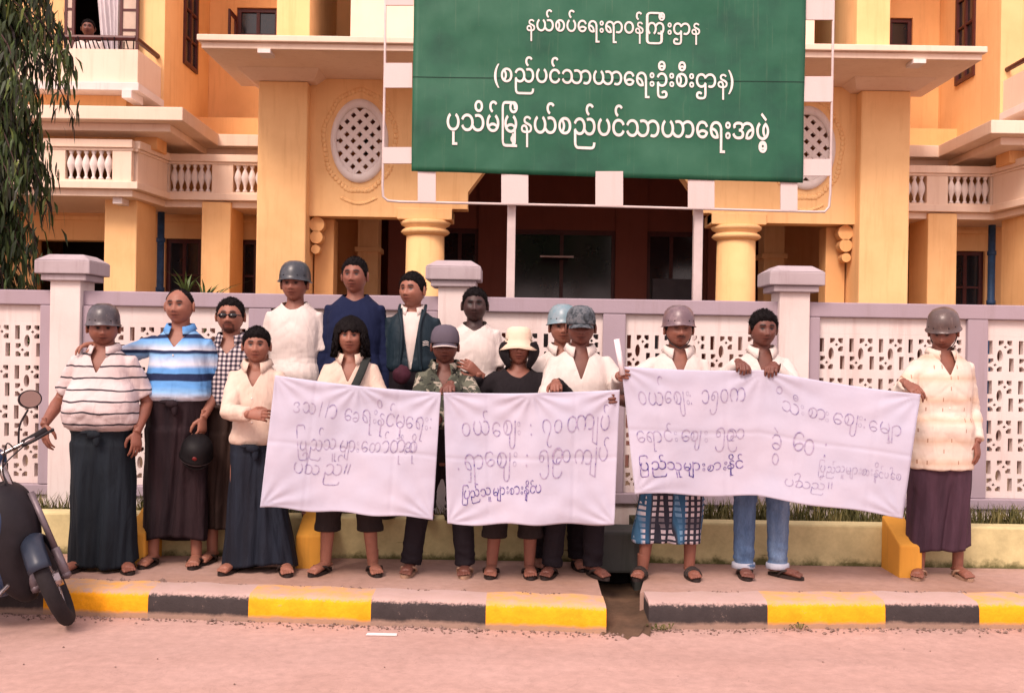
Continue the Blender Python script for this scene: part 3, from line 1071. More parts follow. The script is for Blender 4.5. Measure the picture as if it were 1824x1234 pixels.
    for a, c in (((PX(116, 13.7), 13.70), (PX(200, 13.7), 13.70)), ((PX(301, 14.66), 14.665), (PX(377, 14.66), 14.665)), ((PX(414, 14.66), 14.665), (-3.36, 14.665)), ((PX(-60, 13.7), 13.7), (PX(60, 13.7), 13.7))):
        railseg(a, c, zsl1 + .001, zsl1 + .029, 0.10)
    part(b, 'balcony_panel', M['cream'], bal)
    for a, c, y, n in ((118, 198, 13.70, 6), (303, 375, 14.665, 6), (416, 466, 14.665, 4), (-56, 56, 13.70, 8)):
        for i in range(n):
            t = (i + .5) / n
            baluster(bal, mx(PX(a + (c - a) * t, y)), y)
    # ---- first floor wall, piers and the awning slab
    b = MB()
    zaw0, zaw1 = zb(213, 13.4, 200), zb(189, 13.4, 200)
    b.box(mx(XW), mx(-3.34), 15.9, 16.1, 3.3, zaw1 + .4); part(b, 'upper_wall', M['orange'])
    b = MB(); b.box(mx(PX(236, 14.0)), mx(PX(277, 14.0)), 14.0, 14.4, zrail1 - .05, zaw0 - .001); part(b, 'upper_pier', M['orange'], bevel=0.01)
    b = MB(); b.box(mx(XW), mx(PX(236, 14.0) - .02), 14.05, 14.3, zrail1 - .2, zaw0 - .001); part(b, 'upper_infill', M['orange'])
    b = MB()
    pol = [(XW, 13.4), (-4.15, 13.4), (-4.17, 15.1), (-3.34, 15.1), (-3.34, 16.5), (XW, 16.5)]
    pol = [(mx(a), y) for a, y in pol]
    if s > 0: pol = pol[::-1]
    b.prism(pol, zaw0, zaw1)
    pol2 = [(XW, 13.62), (-4.37, 13.62), (-4.39, 15.3), (-3.34, 15.3), (-3.34, 16.5), (XW, 16.5)]
    pol2 = [(mx(a), y) for a, y in pol2]
    if s > 0: pol2 = pol2[::-1]
    b.prism(pol2, zaw0 - .10, zaw0 - .001)
    part(b, 'awning_slab', M['cream'], bevel=0.01)
    # ---- upper storey: bay (front 14.5), side wall, recess wall
    XS = -4.75
    b = MB()
    zsil = zb(88, 14.5, 200); zwt = WT
    b.box(mx(PX(235, 14.5)), mx(XS), 14.5, 14.75, zaw1 + .001, zwt)
    b.box(mx(XW), mx(PX(110, 14.5)), 14.5, 14.75, zaw1 + .001, zwt)
    b.box(mx(PX(110, 14.5)), mx(PX(235, 14.5)), 14.5, 14.75, zaw1 + .001, 4.95)
    b.box(mx(PX(110, 14.5)), mx(PX(235, 14.5)), 14.5, 14.75, 7.1, zwt)
    part(b, 'bay_wall', M['cream'] if False else M['yellow'])
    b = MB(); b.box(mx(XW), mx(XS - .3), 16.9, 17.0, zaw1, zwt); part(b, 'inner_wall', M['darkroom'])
    zw0 = zb(122, 15.6, 330)
    b = MB()
    b.box(mx(XS), mx(XS - .25), 14.752, 15.3, zaw1 + .002, zwt); b.box(mx(XS), mx(XS - .25), 15.95, 16.85, zaw1 + .002, zwt)
    b.box(mx(XS), mx(XS - .25), 15.3, 15.95, zaw1 + .002, zw0); b.box(mx(XS), mx(XS - .25), 15.3, 15.95, 7.6, zwt)
    part(b, 'bay_side_wall', M['yellow'])
    window(15.3, 15.95, zw0, 7.6, mx(XS) - (0.05 if s < 0 else 0.03), 2, 5, None, 'y')
    Dr = 16.6
    xw0, xw1 = PX(415, Dr), PX(489, Dr); za, zbb = zb(66, Dr, 450), zb(14, Dr, 450)
    b = MB()
    b.box(mx(XS + .002), mx(xw0), Dr, Dr + .2, zaw1 + .002, zwt); b.box(mx(xw1), mx(-2.2), Dr, Dr + .2, zaw1 + .002, zwt)
    b.box(mx(xw0), mx(xw1), Dr, Dr + .2, zaw1 + .002, za); b.box(mx(xw0), mx(xw1), Dr, Dr + .2, zbb, zwt)
    part(b, 'recess_wall', M['orange'])
    window(mx(xw0), mx(xw1), za, zbb, Dr + .04, 2, 1)
    # hinged sash standing open beside it
    if s < 0:
        b = MB()
        b.box(xw0 - .02, xw0 + .01, Dr - .42, Dr - .36, za - .12, za + .30); b.box(xw0 - .02, xw0 + .01, Dr - .06, Dr - .002, za - .12, za + .30)
        b.box(xw0 - .019, xw0 + .009, Dr - .36, Dr - .06, za - .12, za - .06); b.box(xw0 - .019, xw0 + .009, Dr - .36, Dr - .06, za + .24, za + .30)
        part(b, 'open_shutter', M['wood'])
    # upper storey over the portico: pier and wall
    b = MB()
    b.box(mx(PX(487, 14.45)), mx(PX(546, 14.45)), 14.42, 16.55, Zt + .078, zwt); part(b, 'upper_pier', M['yellow'], bevel=0.01)
    # ---- upper balcony: parapet, white band, handrail with prongs, bracket block
    XP = -4.79
    zp0, zp1 = zb(150, 13.6, 200), zb(88, 13.6, 200)
    b = MB()
    b.box(mx(XW), mx(XP), 13.6, 13.72, zp0, zp1)
    b.box(mx(XP - .12), mx(XP), 13.722, 14.498, zp0, zp1)
    par = part(b, 'parapet', M['cream'])
    b = MB(); b.box(mx(XW), mx(XP + .05), 13.50, 14.49, zp0 - .10, zp0 - .001); part(b, 'parapet_base', M['white'], par, bevel=0.006)
    b = MB()
    b.box(mx(PX(214, 13.5)), mx(PX(231, 13.5)), 13.47, 13.9, zp0 - .2, zp0 - .101); part(b, 'spout_block', M['white'], par)
    b = MB(); b.box(mx(XW), mx(-5.0), 13.8, 14.48, zaw1 + .002, zp0 - .102); part(b, 'parapet_support', M['orange'], par)
    zr = zb(66, 13.6, 200)
    b = MB()
    b.tube([(mx(XW), 13.66, zr), (mx(XP - .05), 13.66, zr)], .035, 8); b.tube([(mx(XP - .05), 13.64, zr), (mx(XP - .05), 14.5, zr)], .035, 8)
    hr = part(b, 'handrail', M['wood'], par, smooth=False)
    b = MB()
    for i in range(70):
        xx = XW + (XP - .08 - XW) * i / 69
        p0 = (mx(xx), 13.66, zp1); p1 = (mx(xx + random.uniform(-.04, .04)), 13.60, zp1 + (zr - zp1) * random.uniform(.6, 1.0)); b.tube([p0, p1], .009, 5)
    part(b, 'rail_prongs', M['darkroom'], par)
# tall upper bay window left: open centre, curtain, shutter grids
xA, xB = PX(112, 14.5), PX(236, 14.5)
wz0, wz1 = 4.95, 7.1
b = MB()
def grid(x0, x1, y, fr=.035):
    b.box(x0, x0 + fr, y, y + .04, wz0, wz1); b.box(x1 - fr, x1, y, y + .04, wz0, wz1)
    for i in range(9):
        zz = wz0 + (wz1 - wz0) * i / 8
        b.box(x0 + fr, x1 - fr, y + .005, y + .035, zz - .015 if i else zz, zz + .015)
grid(PX(207, 14.4), PX(240, 14.4), 14.40); grid(PX(108, 14.4), PX(126, 14.4), 14.40)
sh = part(b, 'open_shutter', M['wood'])
b = MB(); b.box(PX(207, 14.4) + .03, PX(240, 14.4) - .03, 14.415, 14.425, wz0, wz1); b.box(PX(108, 14.4) + .03, PX(126, 14.4) - .03, 14.415, 14.425, wz0, wz1)
part(b, 'milky_glass', plain('milky_glass', (0.60, 0.46, 0.36, 1), 0.3), sh)
# curtain: pleated, hanging diagonal
v, f = [], []
n = 40
for i in range(n + 1):
    t = i / n
    xt = PX(148 + 62 * t, 14.6); xbm = PX(182 + 26 * t, 14.6)
    dy = .03 * math.sin(t * 34)
    for k in range(12):
        u = k / 11
        v.append((xt + (xbm - xt) * u ** .8, 14.62 + dy + .02 * math.sin(u * 5 + t * 9), wz1 + (wz0 + .15 - wz1) * u))
f = [(i * 12 + k, i * 12 + k + 1, (i + 1) * 12 + k + 1, (i + 1) * 12 + k) for i in range(n) for k in range(11)]
cb = MB(); cb.add(v, f)
o = part(cb, 'curtain', M['curtain'], smooth=True); o.modifiers.new('s', 'SOLIDIFY').thickness = .006
xm = lambda xx: 2 * BX - xx
window(xm(xA), xm(xB), wz0, wz1, 14.56, 3, 5)
# upper central wall and roof, so the place is closed
b = MB(); b.box(BX - 3.15, BX + 3.15, 14.6, 14.85, Zt + .08, WT); part(b, 'upper_wall', M['cream'])
b = MB(); b.box(-9, 2 * BX + 9, 14.3, 22, WT + .001, WT + .2); part(b, 'roof', M['cream'])
b = MB(); b.box(-9, 2 * BX + 9, 21.8, 22, .1, WT); part(b, 'back_wall', M['yellow'])
for s in (-1, 1):
    b = MB(); xx = -9 if s < 0 else 2 * BX + 9
    b.box(xx - .1, xx + .1, 13.4, 22.05, .1, WT); part(b, 'end_wall', M['yellow'])

# ------------------------------------------------------------------ sign board on two posts
SB = empty('sign_board', P(1080, 700, 9.5) * 1.0, 'large green sign board with white Burmese lettering on a white pipe frame', 'sign')
SB.location.z = 0.1
SL = SB.location.copy()


def sD(px):
    return 9.40 + (px - 735) * 0.25 / 695


def signpt(px, py, off=0.0):
    p = P(px, py, sD(px)); p.y += off
    return p


def wavy(u, v):
    return 0.018 * math.sin(u * 9 + 2 * v) * math.sin(v * 5 + .7) + 0.016 * mnoise.noise(Vector((u * 5, v * 3.2, .5))) + .007 * mnoise.noise(Vector((u * 16, v * 10, 2.5)))


def signuv(u, v, off=0.0):
    """u 0..1 left to right, v 0 at the lower edge, 1 at y=0 and on to 1.25 out of the picture"""
    xl_, xr_ = 733 + 4 * min(v, 1.2), 1430 + 5 * min(v, 1.2)
    yl, yr = 305 - 305 * v, 326 - 326 * v
    px = xl_ + (xr_ - xl_) * u
    py = yl + (yr - yl) * u
    return signpt(px, py, off - wavy(u, v))


def sign_mat():
    n = NB('sign_green'); v = n.pos()
    a = n.noise(v, 1.6, 4, 0.6); sc = n.noise(n.scale(v, (40, 40, 1.1)), 1.0, 4, 0.75); sm = n.noise(v, 24, 5, 0.7)
    c = n.ramp(a, [(0.28, (0.005, 0.060, 0.034, 1)), (0.48, (0.011, 0.098, 0.050, 1)), (0.72, (0.028, 0.130, 0.072, 1))])
    c = n.mix(n.ramp(sc, [(0.58, g(0)), (0.85, g(0.28))]), c, (0.22, 0.26, 0.17, 1))
    c = n.mix(n.ramp(sm, [(0.70, g(0)), (0.78, g(0.4))]), c, (0.30, 0.33, 0.25, 1))
    n.bump(sm, 0.12, 0.004)
    return n.out(c, 0.42, 0.4)


v, f = [], []
NU, NV = 70, 40
for j in range(NV + 1):
    for i in range(NU + 1):
        v.append(signuv(i / NU, 1.25 * j / NV) - SL)
f = [(j * (NU + 1) + i, j * (NU + 1) + i + 1, (j + 1) * (NU + 1) + i + 1, (j + 1) * (NU + 1) + i) for j in range(NV) for i in range(NU)]
o = mesh_obj('sign_sheet', v, f, sign_mat(), SB, True)
m_ = o.modifiers.new('s', 'SOLIDIFY'); m_.thickness = 0.008; m_.offset = 1 if False else -1
# seam across the sheet: the upper sheet laps the lower one
b = MB()
for i in range(60):
    pa, pb = signuv(i / 60, .548, -.004), signuv((i + 1) / 60, .548, -.004)
    dz = Vector((0, 0, .006))
    b.hexa([pa, pb, pb + Vector((0, .006, 0)), pa + Vector((0, .006, 0))], [pa + dz, pb + dz, pb + dz + Vector((0, .006, 0)), pa + dz + Vector((0, .006, 0))])
b.build('sheet_seam', plain('seam_dark', (0.006, 0.04, 0.025, 1), .6), SB, off=SL)
# lettering
lm = plain('letter_white', (0.78, 0.73, 0.70, 1), 0.6, 0.12, 30)
texts = [("နယ်စပ်ေရးရာဝန်ြကီးဌာန", 938, 1247, 57, 62, 21), ("(စည်ပင်သာယာေရးဦးစီးဌာန)", 880, 1306, 146, 158, 25), ("ပုသိမ်ြမို့နယ်စည်ပင်သာယာေရးအဖွဲ့", 796, 1369, 233, 250, 30)]
for tx, px0, px1, yb0, yb1, xh in texts:
    V, Fc, W = layout(tx, 0.009)
    x0, x1 = V[:, 0].min(), V[:, 0].max()
    sx = (px1 - px0) / (x1 - x0); sy = xh / 0.55
    out = []
    for a, c in V:
        px = px0 + (a - x0) * sx
        py = yb0 + (yb1 - yb0) * (px - px0) / (px1 - px0) - c * sy
        uu = (px - 735) / 697; vv = (315 - py) / 315
        out.append(signpt(px, py, -wavy(uu, vv) - .006) - SL)
    o = mesh_obj('lettering', out, Fc, lm, SB)
    m_ = o.modifiers.new('s', 'SOLIDIFY'); m_.thickness = .004; m_.offset = 0
# pipe frame with rounded corners
b = MB()
path = [signpt(687, -120, .02), signpt(685, 120, .02), signpt(681, 330, .02), signpt(682, 350, .02), signpt(690, 357, .02), signpt(712, 359, .02), signpt(1080, 367, .02), signpt(1450, 377, .02), signpt(1470, 377, .02), signpt(1478, 368, .02), signpt(1480, 345, .02), signpt(1484, 120, .02), signpt(1488, -120, .02)]
b.tube(path, 0.011, 10)
b.build('pipe_frame', M['steelwhite'], SB, True, off=SL)
def plate(a0, a1, b0, b1, off=.008):
    q = [signpt(a0, b1, off), signpt(a1, b1, off), signpt(a1, b0, off), signpt(a0, b0, off)]
    t = Vector((0, .02, 0))
    bb = MB(); bb.hexa([q[0], q[1], q[1] + t, q[0] + t], [q[3], q[2], q[2] + t, q[3] + t])
    bb.build('white_plate', M['panelwhite'], SB, off=SL)
for a in ((686, 736, -40, 9), (684, 734, 112, 156), (682, 733, 262, 291), (744, 776, 300, 360), (893, 941, 300, 363), (1061, 1110, 305, 367), (1226, 1273, 310, 371), (1391, 1421, 318, 375), (1432, 1485, -30, 35), (1431, 1484, 136, 181), (1429, 1481, 283, 313), (1434, 1486, 420 - 420, 2)):
    if a[3] - a[2] > 5:
        plate(*a)
# posts with dark bands, back braces
for px0, px1, py in ((904, 919, 365), (1237, 1253, 372)):
    b = MB()
    D = sD(px0) + .10
    xa = (PX(px0, D, py) + PX(px1, D, py)) / 2; w = (PX(px1, D) - PX(px0, D)) / 2
    b.box(xa - w, xa + w, D, D + 2 * w, 0.1, PZ(py - 330, D)); b.build('post', M['steelwhite'], SB, off=SL, bevel=.006)
# ------------------------------------------------------------------ drooping tree on the left, behind the wall
def leaf_mat():
    n = NB('drooping_leaf'); v = n.pos()
    at = n.new('ShaderNodeAttribute', attribute_name='tone').outputs['Fac']
    c = n.ramp(at, [(0.0, (0.022, 0.016, 0.016, 1)), (0.35, (0.028, 0.045, 0.016, 1)), (0.7, (0.060, 0.105, 0.026, 1)), (1.0, (0.17, 0.21, 0.045, 1))])
    return n.out(c, 0.5, 0.35)


TD = 9.7
tr = empty('tree', (PX(-62, TD), TD, 0.1), 'dark green tree with long drooping leaves behind the wall, left edge of the photo', 'tree')
TO = tr.location.copy()
b = MB()
xt = PX(-62, TD)
b.tube(smooth_path([(xt - .1, TD, .1), (xt - .04, TD + .03, 1.6), (xt + .02, TD, 3.2), (xt + .05, TD, 5.0), (xt, TD, 7.2)]), [.15 - .10 * i / 24 for i in range(25)], 12)
b.build('trunk', plain('bark_dark', (0.055, 0.035, 0.03, 1), .9, .4, 9, bump=.6, bscale=30), tr, True, off=TO)
b = MB()
twigs = []
for k in range(470):
    z = 1.7 + 5.3 * (k / 470) + random.uniform(-.1, .1)
    a = random.uniform(0, 2 * math.pi)
    r = random.uniform(.12, .90) * (1.0 if z < 6.3 else .6)
    if z < 2.7: r *= .72
    p0 = Vector((xt, TD, z + .25)); p1 = p0 + Vector((math.cos(a) * r * .6, math.sin(a) * r * .6, .06)); p2 = p0 + Vector((math.cos(a) * r, math.sin(a) * r, -.30 - .3 * random.random()))
    pth = smooth_path([p0, p1, p2], 4)
    b.tube(pth, [.014 - .010 * i / 8 for i in range(9)], 5)
    twigs.append(pth)
b.build('branches', plain('twig', (0.06, 0.035, 0.03, 1), .9), tr, True, off=TO)
v, f, tone = [], [], []
for pth in twigs:
    tw = random.uniform(.1, .75)
    for j in range(96):
        t = random.uniform(.12, 1.0) * (len(pth) - 1.001)
        i = int(t); p = pth[i].lerp(pth[i + 1], t - i)
        p = p + Vector((random.gauss(0, .05), random.gauss(0, .05), random.gauss(0, .07)))
        L = random.uniform(.11, .20); w = random.uniform(.008, .015)
        a = random.uniform(0, 6.28); sp = random.uniform(.1, .8)
        d1 = Vector((math.cos(a) * sp, math.sin(a) * sp, -.75)); d2 = Vector((math.cos(a) * sp * .4, math.sin(a) * sp * .4, -1.0))
        side = Vector((-math.sin(a + .8), math.cos(a + .8), 0)) * w
        q = [(p, .25), (p + d1 * L * .4, 1.0), (p + d1 * L * .4 + d2 * L * .35, .8), (p + d1 * L * .4 + d2 * L * .7, .06)]
        o = len(v)
        tn = min(1, max(0, tw + random.gauss(0, .16) + (.18 if random.random() < .12 else 0)))
        for c, ww in q:
            v += [c - side * ww - TO, c + side * ww - TO]; tone += [tn, tn]
        f += [(o, o + 1, o + 3, o + 2), (o + 2, o + 3, o + 5, o + 4), (o + 4, o + 5, o + 7, o + 6)]
o = mesh_obj('crown', v, f, leaf_mat(), tr)
at = o.data.attributes.new('tone', 'FLOAT', 'POINT'); at.data.foreach_set('value', np.array(tone, dtype=np.float32))

# feathery plant below it, just behind the wall
pl = empty('fern_plant', (PX(14, 8.9), 8.9, .1), 'spiky pale green fronds rising behind the wall beside the left pillar', 'plant')
PO = pl.location.copy()
b = MB(); b.tube([PO + Vector((0, 0, 0)), PO + Vector((0.02, 0, 1.75))], [.03, .012], 8); b.build('stem', plain('stem_brown', (0.08, 0.06, 0.03, 1), .9), pl, True, off=PO)
v, f = [], []
for k in range(30):
    a = random.uniform(0, 6.28); el = random.uniform(.2, 1.2); L = random.uniform(.3, .52)
    base = PO + Vector((.02, 0, random.uniform(1.25, 1.75)))
    prev = base
    for i in range(12):
        t = i / 11
        c = base + Vector((math.cos(a) * math.cos(el), math.sin(a) * math.cos(el), math.sin(el))) * L * t + Vector((0, 0, -.16 * t * t))
        for sgn in (-1, 1):
            d = Vector((-math.sin(a) * sgn, math.cos(a) * sgn, -.3)) * .085 * (1 - .7 * t) + Vector((math.cos(a), math.sin(a), 0)) * .04
            s_ = Vector((math.cos(a), math.sin(a), .2)) * .007
            o_ = len(v); v += [c - s_ - PO, c + s_ - PO, c + d - PO]; f.append((o_, o_ + 1, o_ + 2))
mesh_obj('fronds', v, f, plain('frond_green', (0.13, 0.15, 0.045, 1), .6, .5, 9), pl)
# small plants showing over the wall between building and wall
for px, py, lab in ((332, 500, 'small spiky green plant showing over the wall beside the bald man'), (366, 516, 'low green tuft showing over the wall right of the spiky plant')):
    c = P(px, py, 8.9)
    o0 = Vector((c.x, 8.9, .1))
    v, f = [], []
    for k in range(16):
        a = random.uniform(0, 6.28); L = random.uniform(.10, .22); sp = random.uniform(.1, .6) * (2 if px > 350 else 1)
        s_ = Vector((-math.sin(a), math.cos(a), 0)) * .012
        b0 = c + Vector((0, 0, -.12)); m1 = b0 + Vector((math.cos(a) * sp * L, math.sin(a) * sp * L, L * .7)); t1 = b0 + Vector((math.cos(a) * sp * L * 2, math.sin(a) * sp * L * 2, L))
        o_ = len(v); v += [b0 - s_ - o0, b0 + s_ - o0, m1 + s_ * .8 - o0, m1 - s_ * .8 - o0, t1 - o0]; f += [(o_, o_ + 1, o_ + 2, o_ + 3), (o_ + 3, o_ + 2, o_ + 4)]
    pr = empty('small_plant', o0, lab, 'plant')
    mesh_obj('leaves', v, f, plain('plant_green', (0.10, 0.15, 0.04, 1), .5, .4, 9), pr)
    bb = MB(); bb.tube([o0, c + Vector((0, 0, -.1))], .012, 6); bb.build('stem', plain('stem_green', (0.07, 0.08, 0.03, 1), .8), pr, off=o0)
# ------------------------------------------------------------------ people
def skin_mat(name, col):
    n = NB(name); v = n.obj()
    t = n.new('ShaderNodeAttribute', attribute_name='tint').outputs['Color']
    f = n.noise(v, 18, 4)
    c = n.mix(1.0, col, n.ramp(f, [(0.3, g(.86)), (0.7, g(1.08))]), 'MULTIPLY')
    c = n.mix(1.0, c, t, 'MULTIPLY')
    n.bump(n.noise(v, 90, 3), .12, .002)
    n.b.inputs['Subsurface Weight'].default_value = 0.08
    n.b.inputs['Subsurface Radius'].default_value = (.012, .005, .003)
    return n.out(c, 0.5, 0.35)


SK = {'tan': skin_mat('skin_tan', (0.29, 0.122, 0.082, 1)), 'mid': skin_mat('skin_mid', (0.235, 0.092, 0.062, 1)),
      'dark': skin_mat('skin_brown', (0.15, 0.056, 0.040, 1)), 'deep': skin_mat('skin_deep', (0.055, 0.028, 0.026, 1)), 'light': skin_mat('skin_light', (0.45, 0.21, 0.14, 1))}


def hair_mat():
    n = NB('black_hair'); v = n.obj()
    f = n.noise(n.scale(v, (160, 160, 30)), 1.0, 3)
    n.bump(f, .5, .004)
    return n.out(n.ramp(f, [(0.3, (0.003, 0.002, 0.002, 1)), (0.8, (0.009, 0.006, 0.007, 1))]), 0.75, .12)


M['hair'] = hair_mat()


def cloth(name, pat, rough=.85, bump=.38, sheen=.0):
    """pat(n, object coords) -> colour socket or value"""
    n = NB(name); v = n.obj()
    c = pat(n, v)
    f = n.noise(v, 5, 4, .6)
    c = n.mix(1.0, c, n.ramp(f, [(0.3, g(.86)), (0.7, g(1.06))]), 'MULTIPLY')
    h = n.math('ADD', n.math('MULTIPLY', n.noise(n.scale(v, (1.4, 1.4, .45)), 9, 2, .5, 1.2), 1.0), n.math('MULTIPLY', n.noise(v, 180, 2), .10))
    n.bump(h, bump, .03)
    return n.out(c, rough, .2)


def solid(col):
    return lambda n, v: n.mix(0.0, col, col)


def warped_z(n, v, amt=.03, sc=4):
    x, y, z = n.xyz(v)
    w = n.math('MULTIPLY', n.math('SUBTRACT', n.noise(v, sc, 2), .5), amt)
    return x, y, n.math('ADD', z, w)


def pat_p1(n, v):                 # off white knit with thin dark stripes
    x, y, z = warped_z(n, v, .045, 5)
    fr = n.math('FRACT', n.math('DIVIDE', z, .072))
    return n.ramp(fr, [(0, (.60, .50, .49, 1)), (.80, (.60, .50, .49, 1)), (.82, (.035, .03, .04, 1)), (.95, (.035, .03, .04, 1)), (.97, (.60, .50, .49, 1))])


def pat_p2(n, v):                 # broad soft bands of blue and white with a navy belt
    x, y, z = warped_z(n, v, .025, 5)
    t = n.math('DIVIDE', n.math('SUBTRACT', z, .96), .56)
    B, Wt, N, Lb = (.11, .30, .62, 1), (.62, .64, .72, 1), (.014, .024, .07, 1), (.22, .44, .72, 1)
    return n.ramp(t, [(0, Lb), (.06, B), (.14, Lb), (.22, Wt), (.30, Lb), (.36, B), (.42, B), (.43, N), (.50, N), (.51, B), (.56, B), (.61, Wt), (.72, Lb), (.74, N), (.765, N), (.775, Wt), (.85, Lb), (.90, B), (.91, N), (.95, N), (.96, Lb), (1, B)])


def pat_plaid(n, v):
    x, y, z = warped_z(n, v, .01)
    a = n.math('LESS_THAN', n.math('FRACT', n.math('DIVIDE', x, .030)), .48); c = n.math('LESS_THAN', n.math('FRACT', n.math('DIVIDE', z, .030)), .48)
    s_ = n.math('MULTIPLY', n.math('ADD', a, c), .5)
    return n.ramp(s_, [(0, (.62, .54, .52, 1)), (.5, (.17, .14, .17, 1)), (1, (.02, .018, .025, 1))])


def pat_check(n, v):              # blue, black and white checked longyi
    x, y, z = warped_z(n, v, .015)
    u = n.math('ADD', x, n.math('MULTIPLY', y, .6))
    a = n.math('LESS_THAN', n.math('FRACT', n.math('DIVIDE', u, .048)), .5); c = n.math('LESS_THAN', n.math('FRACT', n.math('DIVIDE', z, .036)), .62)
    w = n.math('MULTIPLY', a, c)
    big = n.math('FRACT', n.math('DIVIDE', u, .21))
    dark = n.ramp(big, [(0, (.03, .03, .045, 1)), (.45, (.03, .03, .045, 1)), (.5, (.05, .14, .25, 1)), (.8, (.03, .09, .18, 1)), (.84, (.03, .03, .045, 1))])
    lite = n.ramp(big, [(0, (.55, .47, .50, 1)), (.48, (.50, .43, .48, 1)), (.52, (.18, .34, .50, 1)), (.64, (.16, .30, .46, 1)), (.70, (.55, .50, .55, 1))])
    bz = n.math('FRACT', n.math('DIVIDE', z, .22))
    lite = n.mix(n.ramp(bz, [(.4, g(0)), (.5, g(.75)), (.72, g(.75)), (.8, g(0))]), lite, dark)
    return n.mix(w, dark, lite)


def pat_camo(n, v):
    a = n.noise(v, 9, 3, .6, .5); b_ = n.noise(n.scale(v, (1, 1.3, .9)), 13.7, 3, .6, .6); d = n.noise(v, 21, 3, .6, .5)
    c = n.mix(n.ramp(a, [(.50, g(0)), (.52, g(1))]), (.055, .06, .045, 1), (.11, .115, .085, 1))
    c = n.mix(n.ramp(b_, [(.56, g(0)), (.58, g(1))]), c, (.34, .30, .24, 1))
    return n.mix(n.ramp(d, [(.58, g(0)), (.60, g(1))]), c, (.015, .015, .015, 1))


def pat_p16(n, v):                # cream with faint tan bands and short rust ticks
    x, y, z = warped_z(n, v, .05, 3)
    bnd = n.math('FRACT', n.math('DIVIDE', z, .135))
    c = n.ramp(bnd, [(0, (.70, .60, .52, 1)), (.3, (.68, .57, .48, 1)), (.55, (.60, .44, .33, 1)), (.8, (.68, .57, .48, 1)), (1, (.70, .60, .52, 1))])
    tz = n.math('FRACT', n.math('DIVIDE', z, .0675)); tx = n.math('FRACT', n.math('DIVIDE', x, .047))
    cell = n.new('ShaderNodeTexWhiteNoise', noise_dimensions='2D')
    comb = n.new('ShaderNodeCombineXYZ'); n.put(comb.inputs[0], n.math('FLOOR', n.math('DIVIDE', x, .047))); n.put(comb.inputs[1], n.math('FLOOR', n.math('DIVIDE', z, .0675)))
    n.put(cell.inputs['Vector'], comb.outputs[0])
    k = n.math('MULTIPLY', n.math('MULTIPLY', n.math('LESS_THAN', tx, .13), n.math('LESS_THAN', tz, .36)), n.math('GREATER_THAN', cell.outputs[0], .76))
    return n.mix(n.math('MULTIPLY', k, .75), c, (.25, .10, .05, 1))


def pat_denim(n, v):
    x, y, z = n.xyz(v)
    fade = n.noise(n.scale(v, (5, 3, 1.3)), 1.2, 4, .6)
    tw = n.noise(n.scale(v, (260, 260, 40)), 1.0, 2)
    c = n.ramp(fade, [(.3, (.05, .095, .19, 1)), (.5, (.11, .18, .31, 1)), (.72, (.24, .33, .47, 1))])
    return n.mix(1.0, c, n.ramp(tw, [(.3, g(.8)), (.7, g(1.1))]), 'MULTIPLY')


def pat_longyi(col, col2):
    def pt(n, v):
        st = n.noise(n.scale(v, (9, 9, 1.1)), 1.0, 4, .6)
        return n.ramp(st, [(.35, col), (.7, col2)])
    return pt


CL = {
    'p1': cloth('striped_knit', pat_p1), 'p2': cloth('blue_band_polo', pat_p2), 'plaid': cloth('black_plaid', pat_plaid), 'camo': cloth('camouflage', pat_camo), 'p16': cloth('cream_pattern', pat_p16),
    'cream': cloth('cream_shirt', solid((.64, .49, .40, 1))), 'white': cloth('white_shirt', solid((.66, .575, .53, 1))), 'whitet': cloth('white_tshirt', solid((.66, .575, .535, 1))),
    'navy': cloth('navy_sweater', solid((.008, .013, .045, 1)), .9), 'jacket': cloth('dark_green_jacket', solid((.010, .022, .032, 1)), .6), 'black': cloth('black_shirt', solid((.013, .010, .012, 1)), .9),
    'lgreen': cloth('longyi_blue_green', pat_longyi((.007, .010, .014, 1), (.012, .018, .026, 1)), .8), 'lblack': cloth('longyi_black', pat_longyi((.010, .006, .009, 1), (.026, .013, .016, 1)), .8),
    'lbrown': cloth('longyi_brown', pat_longyi((.022, .012, .010, 1), (.04, .022, .017, 1)), .8), 'lblue': cloth('longyi_dark_blue', pat_longyi((.009, .010, .017, 1), (.014, .020, .034, 1)), .8), 'lpurple': cloth('longyi_purple', pat_longyi((.04, .020, .032, 1), (.075, .036, .055, 1)), .8),
    'trous': cloth('dark_trousers', solid((.014, .010, .014, 1)), .8), 'trous2': cloth('brown_black_trousers', solid((.022, .015, .015, 1)), .8), 'check': cloth('checked_longyi', pat_check), 'denim': cloth('faded_denim', pat_denim, .85, .5),
    'collar_cream': None,
}
M['sandal'] = plain('sandal_rubber', (.025, .016, .014, 1), .6, .3, 20)
M['sandaltan'] = plain('sandal_tan', (.36, .22, .15, 1), .7, .3, 20)
M['strap'] = plain('strap_dark', (.012, .010, .012, 1), .6)


def helmet_mat(name, col, scuff):
    n = NB(name); v = n.obj()
    a = n.noise(v, 14, 5, .7); b_ = n.noise(n.scale(v, (60, 60, 8)), 1.0, 4, .7)
    c = n.mix(n.ramp(a, [(.45, g(0)), (.7, g(.8))]), col, scuff)
    c = n.mix(n.ramp(b_, [(.60, g(0)), (.72, g(.6))]), c, (.30, .22, .20, 1))
    n.bump(a, .15, .004)
    return n.out(c, .34, .5)


HM = {'grey': helmet_mat('helmet_grey', (.05, .045, .052, 1), (.12, .105, .115, 1)), 'steel': helmet_mat('helmet_steel', (.030, .036, .045, 1), (.075, .08, .09, 1)),
      'teal': helmet_mat('helmet_teal', (.16, .25, .29, 1), (.30, .33, .36, 1)), 'maroon': helmet_mat('helmet_mauve', (.13, .085, .10, 1), (.27, .19, .20, 1)), 'brown': helmet_mat('helmet_brown', (.10, .068, .062, 1), (.05, .035, .035, 1))}

